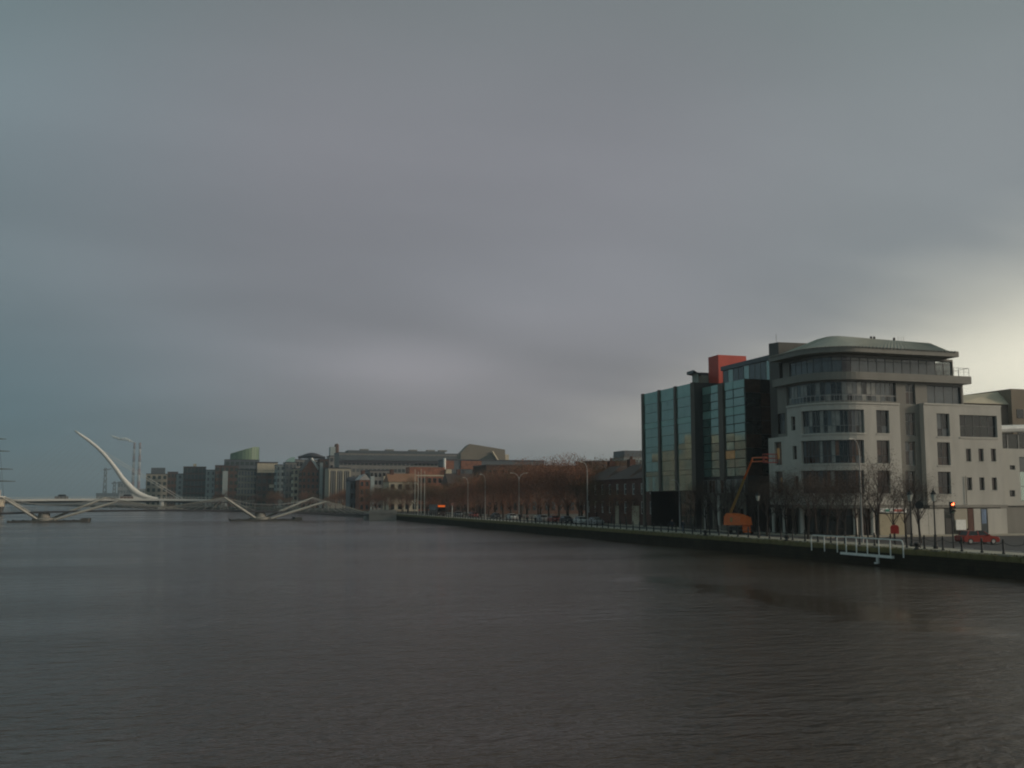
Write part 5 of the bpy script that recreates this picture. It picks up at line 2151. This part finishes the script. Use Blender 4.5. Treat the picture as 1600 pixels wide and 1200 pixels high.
# white gangway railing with its hanging platform
gr = thing('gangway_railing', 'white tubular gangway railing fixed over the quay edge', 'railing', (65.2, 100, GZ))
xr0 = 65.18
ups = [1268, 1288, 1308, 1322, 1338, 1355, 1373, 1391, 1411]
yy = [on_x(px, 850, xr0).y for px in ups]
zt_ = 2.68
m = MB()
tp = [(xr0, yy[0], zt_ - .25), (xr0, yy[0] - .12, zt_ - .06), (xr0, yy[0] - .35, zt_), (xr0, yy[-1] + .35, zt_), (xr0, yy[-1] + .12, zt_ - .08), (xr0, yy[-1], zt_ - .3)]
for a, b in zip(tp, tp[1:]):
    m.tube(a, b, .06, n=8)
m.build('top_rail', WHITE, gr)
for i, y in enumerate(yy):
    m = MB()
    m.tube((xr0, y, 1.03), (xr0, y, zt_ - (.25 if i in (0, 8) else .02)), .06, n=8)
    m.build('upright', WHITE, gr)
ya_, yb2 = on_x(1317, 860, xr0).y, on_x(1398, 865, xr0).y
m = MB()
m.box(xr0 - .35, xr0 - .06, yb2, ya_, 0.90, 1.14)
m.build('platform', WHITE, gr)
yk = on_x(1374, 870, xr0).y
m = MB()
m.box(xr0 - .3, xr0 - .1, yk - .12, yk + .12, .30, .898)
m.box(xr0 - .3, xr0 - .1, yk + .12, yk + .45, .25, .4)
m.build('ladder_foot', WHITE, gr)


def lamp_tall(px, v, label, twin=False, ytop=None, lean=-1):
    y = on_x(px, 800, v).y
    top = z_at(v, y, ytop)
    t = thing('street_lamp', label, 'street lamp', (v, y, GZ), 'tall street lamps on the quay road')
    m = MB()
    m.sweep([(v, y, GZ), (v, y, GZ + 1.2), (v, y, top - 1.6)], [.13, .11, .07], 8)
    m.build('pole', GALV, t)
    for sg in ((-1, 1) if twin else (-1,)):
        m = MB()
        arm = [(v + sg * (1.9 if twin else 1.2) * (1 - math.cos(a)) * .9, y + sg * 0.3 * (1 - math.cos(a)), top - 1.6 + 1.6 * math.sin(a)) for a in [R(90) * k / 6 for k in range(7)]]
        for a, b in zip(arm, arm[1:]):
            m.tube(a, b, .06, n=6, cap=False)
        m.build('arm', GALV, t)
        e = arm[-1]
        m = MB()
        m.hexa([(e[0] + sg * .0, e[1] - .14, e[2] - .08), (e[0] + sg * .5, e[1] - .12, e[2] - .06), (e[0] + sg * .5, e[1] + .12, e[2] - .06), (e[0], e[1] + .14, e[2] - .08)],
               [(e[0], e[1] - .08, e[2] + .08), (e[0] + sg * .45, e[1] - .06, e[2] + .04), (e[0] + sg * .45, e[1] + .06, e[2] + .04), (e[0], e[1] + .08, e[2] + .08)])
        m.build('lamp_head', LIME2, t)
    return t


lamp_tall(1346, 71.5, 'tall curved arm street lamp before the rounded corner bay', ytop=686)
lamp_tall(918, 71.0, 'tall street lamp rising above the trees beside the brick terrace', ytop=722)
lamp_tall(811, 70.6, 'twin armed street lamp in the middle of the tree row', True, ytop=739)
lamp_tall(758, 71.0, 'tall street lamp right of the slate roofed house', ytop=741)
lamp_tall(731, 71.0, 'tall street lamp left of the slate roofed house', ytop=746)
lamp_tall(1062, 75.2, 'tall grey street lamp before the dark undercroft of the glass office', ytop=750)

for i, px in enumerate((648, 653, 657.5, 663)):
    c = at_f(px, 804, 322 - i * 2)
    m = MB()
    top = at_f(px, 735 + (i % 2) * 4, 322).z
    m.sweep([(c.x, c.y, GZ), (c.x, c.y, GZ + 5), (c.x, c.y, top)], [.16, .13, .06], 8)
    m.lathe([(.05, 0), (.14, .1), (.14, .2), (.02, .3)], (c.x, c.y, top), 8)
    tag(m.build('flagpole', WMAST), 'bare white flagpole in the cluster by the footbridge landing', 'flagpole', 'flagpoles by the footbridge')


def lantern(px, v, label):
    y = on_x(px, 850, v).y
    t = thing('lantern_lamp', label, 'street lamp', (v, y, GZ), 'heritage lanterns on the quay edge')
    c = (v, y, GZ + .12)
    m = MB()
    m.lathe([(.22, 0), (.22, .25), (.14, .4), (.12, 1.2), (.15, 1.25), (.075, 1.35), (.06, 4.3), (.11, 4.35), (.05, 4.45)], c, 10)
    m.tube((v, y - .35, GZ + 4.1), (v, y + .35, GZ + 4.1), .025, n=6)
    m.build('pole', BLACK, t)
    m = MB()
    m.lathe([(.16, 4.46), (.30, 5.05), (.30, 5.07), (.02, 5.08)], c, 6)
    m.build('lantern_glass', mat('lantern_glass', (0.42, 0.42, 0.38), .3, var=.1), t)
    m = MB()
    m.lathe([(.34, 5.09), (.30, 5.16), (.12, 5.36), (.13, 5.45), (.04, 5.5), (.05, 5.62), (0, 5.7)], c, 8)
    m.build('lantern_cap', BLACK, t)


lantern(1462, 67.6, 'black lantern post between the traffic light and the white railing')
lantern(1425, 68.6, 'black lantern post just right of the white railing end')
lantern(1186, 68.8, 'black lantern post beside the orange boom lift')

# direction sign pole near the shop
v, y = 67.4, on_x(1438, 850, 67.4).y
t = thing('sign_pole', 'tall dark pole with black parking sign disc beside the lanterns', 'sign', (v, y, GZ))
m = MB()
m.tube((v, y, GZ), (v, y, GZ + 4.6), .055, n=8)
m.build('pole', BLACK, t)
m = MB()
m.tube((v, y - .08, GZ + 4.2), (v - .03, y - .12, GZ + 4.2), .38, n=16)
m.build('sign_disc', BLACK, t)

# traffic light
v, y = 70.0, on_x(1489.5, 850, 70.0).y
t = thing('traffic_light', 'traffic light showing red on a dark pole by the junction', 'traffic light', (v, y, GZ))
m = MB()
m.tube((v, y, GZ), (v, y, GZ + 4.4), .07, n=8)
m.build('pole', BLACK, t)
m = MB()
zt_ = z_at(v, y, 784)
m.box(v - .2, v + .2, y - .17, y + .1, zt_ - 1.15, zt_)
m.build('signal_head', BLACK, t)
SIG = mat('signal_red', (0.6, 0.04, 0.02), .4, var=0, emit=((1.0, 0.14, 0.05), 6.0))
for k, (mm, nm) in enumerate(((SIG, 'red_lamp'), (mat('signal_off_amber', (.10, .05, .01), .3, var=0), 'amber_lamp'), (mat('signal_off_green', (.01, .06, .03), .3, var=0), 'green_lamp'))):
    m = MB()
    m.tube((v, y - .171, zt_ - .2 - .37 * k), (v, y - .21, zt_ - .2 - .37 * k), .15, n=14)
    m.build(nm, mm, t)
    m = MB()
    for q in range(7):
        a0, a1 = R(180) * q / 7, R(180) * (q + 1) / 7
        m.hexa([(v + .17 * math.cos(a0), y - .18, zt_ - .2 - .37 * k + .17 * math.sin(a0)), (v + .17 * math.cos(a1), y - .18, zt_ - .2 - .37 * k + .17 * math.sin(a1)), (v + .155 * math.cos(a1), y - .18, zt_ - .2 - .37 * k + .155 * math.sin(a1)), (v + .155 * math.cos(a0), y - .18, zt_ - .2 - .37 * k + .155 * math.sin(a0))],
               [(v + .17 * math.cos(a0), y - .38, zt_ - .2 - .37 * k + .17 * math.sin(a0)), (v + .17 * math.cos(a1), y - .38, zt_ - .2 - .37 * k + .17 * math.sin(a1)), (v + .155 * math.cos(a1), y - .38, zt_ - .2 - .37 * k + .155 * math.sin(a1)), (v + .155 * math.cos(a0), y - .38, zt_ - .2 - .37 * k + .155 * math.sin(a0))])
    m.build('visor', BLACK, t)

# red life-ring box on a post
v, y = 69.2, on_x(1398.5, 840, 69.2).y
t = thing('lifebuoy_cabinet', 'red rounded cabinet on a post below the shop sign', 'cabinet', (v, y, GZ))
m = MB()
m.tube((v, y, GZ + .1), (v, y, GZ + 1.4), .05, n=6)
m.build('post', BLACK, t)
z0, z1 = z_at(v, y, 834), z_at(v, y, 820)
m = MB()
pr = [(-.27, z0), (.27, z0), (.30, z0 + .15), (.30, z1 - .25), (.2, z1 - .06), (.0, z1), (-.2, z1 - .06), (-.30, z1 - .25), (-.30, z0 + .15)]
ca, sa = math.cos(R(-40)), math.sin(R(-40))
f2 = lambda a, d: (v + a * ca - d * sa * -1 * 0 + d * .6, y + a * sa - d * .8)
m.hexa([(*f2(a, -.12), z) for a, z in pr], [(*f2(a, .12), z) for a, z in pr])
m.build('cabinet', RED, t)

# mooring bollards on the edge
for px, lab in ((1229, 'low dark mooring bollard on the coping left of the white railing'), (1432, 'low dark mooring bollard on the coping right of the white railing'), (1102, 'low dark mooring bollard below the boom lift')):
    y = on_x(px, 855, 65.8).y
    m = MB()
    m.lathe([(.30, 0), (.30, .08), (.18, .14), (.16, .42), (.27, .5), (.27, .6), (.16, .68), (0, .7)], (65.85, y, GZ + .03), 12)
    m.tube((65.85, y - .45, GZ + .38), (65.85, y + .45, GZ + .38), .09, n=8)
    tag(m.build('mooring_bollard', BLACK, None, True), lab, 'bollard', 'mooring bollards on the coping')

# round red-and-white road sign by the bus
c = at_f(706.5, 806, 290)
t = thing('road_sign', 'round pinkish road sign on a pale pole right of the lit bus', 'sign', (c.x, c.y, GZ))
zz = at_f(706.5, 788, 290).z
m = MB()
m.tube((c.x, c.y, GZ), (c.x, c.y, zz), .1, n=6)
m.build('pole', WHITE, t)
m = MB()
m.tube((c.x, c.y - .1, zz), (c.x - .02, c.y - .16, zz), .42, n=16)
m.build('sign_disc', mat('sign_pink', (0.55, 0.25, 0.2), .5), t)

# ================================================================ VEHICLES
def make_car(name, label, paint, loc, rz, cat='car', L_=4.3, W=1.74, Hh=1.45, hatch=True):
    """front towards local +x"""
    t = thing(name, label, cat, (0, 0, 0))
    h2 = W / 2
    # lower body: side profile lofted over five widths
    prof = [(-L_ / 2, .45), (-L_ / 2 + .05, .82), (-L_ / 2 + .25, .93), (L_ * .20, .95), (L_ / 2 - .25, .80), (L_ / 2 - .04, .66), (L_ / 2, .42), (L_ / 2 - .1, .24), (-L_ / 2 + .1, .26)]
    m = MB()
    rings = []
    for yv, s, dz in ((-h2, .96, 0), (-h2 + .07, 1.0, .012), (0, 1.012, .03), (h2 - .07, 1.0, .012), (h2, .96, 0)):
        rings.append([(x * s, yv, z + (dz if z > .5 else 0)) for x, z in prof])
    n = len(prof)
    for a, b in zip(rings, rings[1:]):
        for k in range(n):
            j = (k + 1) % n
            m.face([a[k], a[j], b[j], b[k]])
    m.face(list(reversed(rings[0])))
    m.face(rings[-1])
    # roof and pillars
    rf = [(-L_ * .40, .93), (-L_ * .33, Hh - .08), (-L_ * .22, Hh), (L_ * .02, Hh), (L_ * .10, Hh - .07), (L_ * .25, .94)]
    w0, w1 = h2 - .08, h2 - .26
    wid = lambda z: w0 + (w1 - w0) * (z - .93) / (Hh - .93)
    for i in (1, 2, 3):
        (xa, za), (xb, zb) = rf[i], rf[i + 1]
        m.face([(xa, -wid(za), za), (xb, -wid(zb), zb), (xb, wid(zb), zb), (xa, wid(za), za)])
    for sy in (-1, 1):
        for xa, xb, xc, xd in ((-L_ * .40, -L_ * .33, -L_ * .30, -L_ * .36), (-L_ * .09, -L_ * .09, -L_ * .065, -L_ * .065), (L_ * .25, L_ * .10, L_ * .08, L_ * .22)):
            z1 = Hh - .08
            m.hexa([(xa, sy * (wid(.93) + .01), .93), (xd, sy * (wid(.93) + .01), .93), (xd, sy * (wid(.93) - .05), .93), (xa, sy * (wid(.93) - .05), .93)],
                   [(xb, sy * (wid(z1) + .01), z1), (xc, sy * (wid(z1) + .01), z1), (xc, sy * (wid(z1) - .05), z1), (xb, sy * (wid(z1) - .05), z1)])
    m.build('body', paint, t)
    m = MB()
    z1 = Hh - .07
    A = [(-L_ * .39, .935), (L_ * .245, .945), (L_ * .098, z1), (-L_ * .325, z1)]
    lo_ = [(x, -wid(z) , z) for x, z in A]
    hi_ = [(x, wid(z), z) for x, z in A]
    m.hexa(lo_, hi_)
    m.build('windows', GLASS_D, t)
    for sx in (-L_ * .31, L_ * .31):
        for sy in (-1, 1):
            w_ = MB()
            w_.tube((sx, sy * (h2 - .2), .31), (sx, sy * (h2 + .005), .31), .31, n=16)
            wo = w_.build('wheel', RUBBER, t)
            w_ = MB()
            w_.tube((sx, sy * (h2 + .004), .31), (sx, sy * (h2 + .02), .31), .19, n=12)
            w_.build('rim', GALV, wo)
    for sy in (-1, 1):
        m = MB()
        m.box(L_ / 2 - .14, L_ / 2 - .015, sy * .62 - .17, sy * .62 + .17, .56, .70)
        m.build('headlight', mat('lamp_glass', (.6, .58, .52), .15, var=0), t)
        m = MB()
        m.box(-L_ / 2 - .005, -L_ / 2 + .14, sy * .66 - .12, sy * .66 + .12, .62, .84)
        m.build('tail_light', mat('tail_red', (.35, .02, .015), .2, var=0), t)
        m = MB()
        m.box(L_ * .17, L_ * .20, sy * (h2 + .08) - .08, sy * (h2 + .08) + .08, .93, 1.06)
        m.build('mirror', paint, t)
    m = MB()
    m.box(L_ / 2 - .02, L_ / 2 + .012, -.26, .26, .36, .47)
    m.build('number_plate', WHITE, t)
    t.location = loc
    t.rotation_euler = (0, 0, rz)
    return t


c = at_f(1527, 848, 111)
make_car('parked_car', 'red hatchback parked before the white shop panels', mat('car_red', (0.28, 0.026, 0.014), .25, var=.05), (c.x, c.y, GZ), R(-8))
SILV = mat('car_silver', (0.36, 0.36, 0.37), .3, metal=.4, var=.05)
WHC = mat('car_white', (0.62, 0.61, 0.6), .3, var=.05)
DKC = mat('car_dark', (0.03, 0.032, 0.04), .3, var=.05)
REDC = mat('car_maroon', (0.28, 0.025, 0.02), .3, var=.05)
for px, v, pm, lab in ((931, 74.4, SILV, 'silver car on the quay road nearest the brick terrace'),
                       (908, 74.6, WHC, 'white car parked under the trees beside the terrace lamp'),
                       (885, 74.4, DKC, 'dark car parked under the middle of the tree row'),
                       (866, 74.5, REDC, 'maroon car under the trees between the dark and silver cars'),
                       (848, 74.5, SILV, 'silver car under the trees right of the walking people'),
                       (800, 74.6, WHC, 'white car under the trees left of the twin armed lamp'),
                       (775, 74.6, DKC, 'dark car under the trees far left of the twin lamp'),
                       (740, 74.5, REDC, 'maroon car near the left end of the tree row'),
                       (716, 74.5, SILV, 'silver car right of the round road sign')):
    y = on_x(px, 808, v).y
    make_car('parked_car', lab, pm, (v, y, GZ), R(-90))


def bus(px, F):
    c = at_f(px, 800, F)
    t = thing('coach', 'dark coach with an orange lit destination board under the trees', 'bus', (c.x, c.y, GZ))
    m = MB()
    x, y = c.x, c.y
    w_, h_ = 1.25, 3.3
    A = [(x - w_, y, GZ + .35), (x + w_, y, GZ + .35), (x + w_, y + 11, GZ + .35), (x - w_, y + 11, GZ + .35)]
    B = [(x - w_ + .1, y + .25, GZ + h_), (x + w_ - .1, y + .25, GZ + h_), (x + w_ - .1, y + 11, GZ + h_), (x - w_ + .1, y + 11, GZ + h_)]
    m.hexa(A, B)
    m.build('body', mat('coach_paint', (.05, .025, .02), .35, var=.1), t)
    m = MB()
    m.hexa([(x - 1.1, y + .02, GZ + 1.3), (x + 1.1, y + .02, GZ + 1.3), (x + 1.1, y + .15, GZ + 1.3), (x - 1.1, y + .15, GZ + 1.3)], [(x - 1.05, y + .14, GZ + 2.55), (x + 1.05, y + .14, GZ + 2.55), (x + 1.05, y + .3, GZ + 2.55), (x - 1.05, y + .3, GZ + 2.55)])
    m.build('windscreen', GLASS_D, t)
    m = MB()
    m.hexa([(x - 1.05, y + .1, GZ + 2.62), (x + 1.05, y + .1, GZ + 2.62), (x + 1.05, y + .3, GZ + 2.62), (x - 1.05, y + .3, GZ + 2.62)], [(x - 1.05, y + .14, GZ + 3.15), (x + 1.05, y + .14, GZ + 3.15), (x + 1.05, y + .34, GZ + 3.15), (x - 1.05, y + .34, GZ + 3.15)])
    m.build('destination_board', mat('led_orange', (.3, .08, .02), .4, var=0, emit=((1.0, .17, .02), 0.45)), t)
    for sx in (-1, 1):
        m = MB()
        m.tube((x + sx * .85, y - .03, GZ + .8), (x + sx * .85, y + .06, GZ + .8), .14, n=10)
        m.build('headlight', mat('lamp_glass', None), t)
    for sx in (-1, 1):
        for dy in (2.2, 8.4):
            m = MB()
            m.tube((x + sx * .95, y + dy, GZ + .48), (x + sx * 1.27, y + dy, GZ + .48), .48, n=14)
            m.build('wheel', RUBBER, t)
    m = MB()
    for sx in (-1, 1):
        for k in range(5):
            m.box(x + sx * 1.2 - .06, x + sx * 1.2 + .055, y + 1.2 + 1.9 * k, y + 2.9 + 1.9 * k, GZ + 1.5, GZ + 2.5)
    m.build('side_windows', GLASS_D, t)


bus(690, 300)

# ---------------- orange boom lift
def boom_lift():
    v = 73.6
    y = on_x(1148, 820, v).y
    t = thing('boom_lift', 'orange telescopic boom lift with raised arm before the glass office', 'boom lift', (v, y, GZ))
    at = lambda px, py: on_x(px, py, v - .9) + Vector((.9, 0, 0))
    b = at(1148, 825)
    m = MB()
    m.box(v - .9, v + .9, b.y - 1.3, b.y + 1.3, GZ + .5, GZ + 1.0)
    m.build('chassis', BLACK, t)
    for sx in (-1, 1):
        for sy in (-1, 1):
            m = MB()
            m.tube((v + sx * .8, b.y + sy * 1.15, GZ + .48), (v + sx * 1.15, b.y + sy * 1.15, GZ + .48), .48, n=14)
            m.build('wheel', RUBBER, t)
    yl, yr = at(1131, 810).y, at(1158, 812).y
    zb, zt = GZ + 1.15, z_at(v, b.y, 802)
    m = MB()
    pr = [(yl, zb), (yl - .1, zt - .5), (yl - .8, zt), (yl - (yl - yr) * .55, zt - .15), (yr + .2, zt - .55), (yr - .1, zb + .1)]
    m.hexa([(v - .95, a, z) for a, z in pr], [(v + .75, a, z) for a, z in pr])
    m.build('turret', ORANGE, t)
    m = MB()
    m.box(v - .97, v - .955, b.y + .5, b.y + 1.1, zb + .5, zb + 1.1)
    m.build('hatch', YELLOW, t)
    m = MB()
    y2 = at(1158, 820).y
    m.hexa([(v - .6, yr + .3, GZ + .6), (v + .6, yr + .3, GZ + .6), (v + .6, y2, GZ + .25), (v - .6, y2, GZ + .25)], [(v - .6, yr + .2, GZ + 1.5), (v + .6, yr + .2, GZ + 1.5), (v + .6, y2, GZ + .7), (v - .6, y2, GZ + .7)])
    m.build('engine_cover', ORANGE, t)
    at = lambda px, py: on_x(px, py, v)
    p0, p1, p2 = at(1139, 808), at(1163, 748), at(1175.5, 718)
    m = MB()
    m.tube(p0, p1, .24, .2, n=4)
    m.build('lower_boom', YELLOW, t)
    m = MB()
    m.tube(p1, p2, .17, .15, n=4)
    m.build('upper_boom', ORANGE, t)
    p3 = at(1199, 717)
    m = MB()
    m.tube(p2 + Vector((0, 0, .22)), p3 + Vector((0, 0, .2)), .08, n=5)
    m.tube(p2 - Vector((0, 0, .3)), p3 - Vector((0, 0, .3)), .08, n=5)
    m.tube(p2 + Vector((0, 0, .25)), p2 - Vector((0, 0, .35)), .1, n=5)
    m.build('jib', ORANGE, t)
    q = p3 - Vector((0, .7, 0))
    m = MB()
    for dx in (-.8, .8):
        for dy in (-.55, 0, .55):
            m.tube((q.x + dx, q.y + dy, q.z - .5), (q.x + dx, q.y + dy, q.z + .6), .035, n=4)
        for dz in (-.5, .05, .6):
            m.tube((q.x + dx, q.y - .55, q.z + dz), (q.x + dx, q.y + .55, q.z + dz), .035, n=4)
    for dy in (-.55, .55):
        for dz in (-.5, .05, .6):
            m.tube((q.x - .8, q.y + dy, q.z + dz), (q.x + .8, q.y + dy, q.z + dz), .035, n=4)
    m.box(q.x - .8, q.x + .8, q.y - .55, q.y + .55, q.z - .56, q.z - .5)
    m.box(q.x - .82, q.x - .8, q.y + .1, q.y + .5, q.z - .45, q.z + .3)
    m.build('basket', mat('basket_red', (.38, .05, .03), .5), t)


boom_lift()

# ================================================================ PEOPLE
def person(loc, rz, top, legs, label, stride=.28, hair=(.03, .02, .015)):
    J = {'pel': (0, 0, .95), 'spn': (0, .01, 1.18), 'chs': (0, .02, 1.38), 'nck': (0, .02, 1.5), 'hd0': (0, .03, 1.6), 'hd1': (0, .03, 1.72)}
    P, E, Rr = [], [], []

    def add(p, r, par=None):
        P.append(p)
        Rr.append(r)
        if par is not None:
            E.append((par, len(P) - 1))
        return len(P) - 1
    pel = add(J['pel'], .155)
    sp = add(J['spn'], .14, pel)
    ch = add(J['chs'], .165, sp)
    nk = add(J['nck'], .065, ch)
    h0 = add(J['hd0'], .092, nk)
    add(J['hd1'], .088, h0)
    for s in (-1, 1):
        hip = add((s * .1, 0, .88), .105, pel)
        kn = add((s * .1, s * stride * .45 + .04, .5), .068, hip)
        an = add((s * .1, s * stride - .03, .09), .048, kn)
        add((s * .11, s * stride + .14, .04), .042, an)
        sh = add((s * .2, .01, 1.4), .07, ch)
        el = add((s * .26, -s * .1 - .03, 1.13), .05, sh)
        wr = add((s * .25, -s * .2 + .04, .9), .036, el)
        add((s * .245, -s * .22 + .07, .81), .034, wr)
    me = bpy.data.meshes.new('person')
    me.from_pydata(P, E, [])
    o = bpy.data.objects.new('person', me)
    COL.objects.link(o)
    sk = o.modifiers.new('skin', 'SKIN')
    sv = me.skin_vertices[0].data
    for i, r in enumerate(Rr):
        sv[i].radius = (r, r * (.72 if i in (0, 1, 2) else 1))
    sv[0].use_root = True
    ss = o.modifiers.new('sub', 'SUBSURF')
    ss.levels = ss.render_levels = 1
    dg = bpy.context.evaluated_depsgraph_get()
    nm = bpy.data.meshes.new_from_object(o.evaluated_get(dg))
    o.modifiers.clear()
    o.data = nm
    nm.materials.clear()
    for m_ in (top, legs, mat('skin', (.42, .25, .18), .6, var=.05), mat('shoe', (.02, .018, .016), .6, var=.1)):
        nm.materials.append(m_)
    for p_ in nm.polygons:
        z, x = p_.center.z, abs(p_.center.x)
        p_.material_index = 3 if z < .1 else 1 if (z < .93 and x < .2) else 2 if z > 1.5 or (x > .2 and z < .88) else 0
        p_.use_smooth = True
    m = MB()
    m.lathe([(.085, 1.66), (.105, 1.70), (.10, 1.77), (.06, 1.82), (0, 1.835)], (0, .02, 0), 10)
    hr = bpy.data.objects.new('hair', m.mesh('hair', mat('hair_%.2f' % hair[0], hair, .7, var=.1)))
    COL.objects.link(hr)
    hr.parent = o
    o.location = loc
    o.rotation_euler = (0, 0, rz)
    tag(o, label, 'person')
    return o


CW = mat('coat_pink', (.50, .30, .27), .8, var=.1)
CB = mat('coat_navy', (.02, .025, .045), .8, var=.1)
JE = mat('jeans', (.06, .085, .13), .8, var=.1)
TR = mat('trousers_dark', (.02, .02, .022), .8, var=.1)
WH = mat('coat_white', (.6, .56, .52), .8, var=.1)
for px, v, tp, lg, lab, rz in ((1067, 67.6, CB, JE, 'person in dark top and blue jeans walking along the chain posts', 0.2),
                              (824, 67.8, CW, TR, 'person in pale pink coat walking under the trees', 3.3),
                              (836, 67.4, WH, TR, 'person in white top walking just right of the pink coat', 0.1),
                              (812, 68.4, CB, TR, 'person in dark clothes standing by the twin armed lamp', 3.0),
                              (1050, 68.2, CB, TR, 'person in black clothes left of the walker in jeans', 3.1)):
    y = on_x(px, 815, v).y
    person((v, y, GZ + .12), rz, tp, lg, lab)
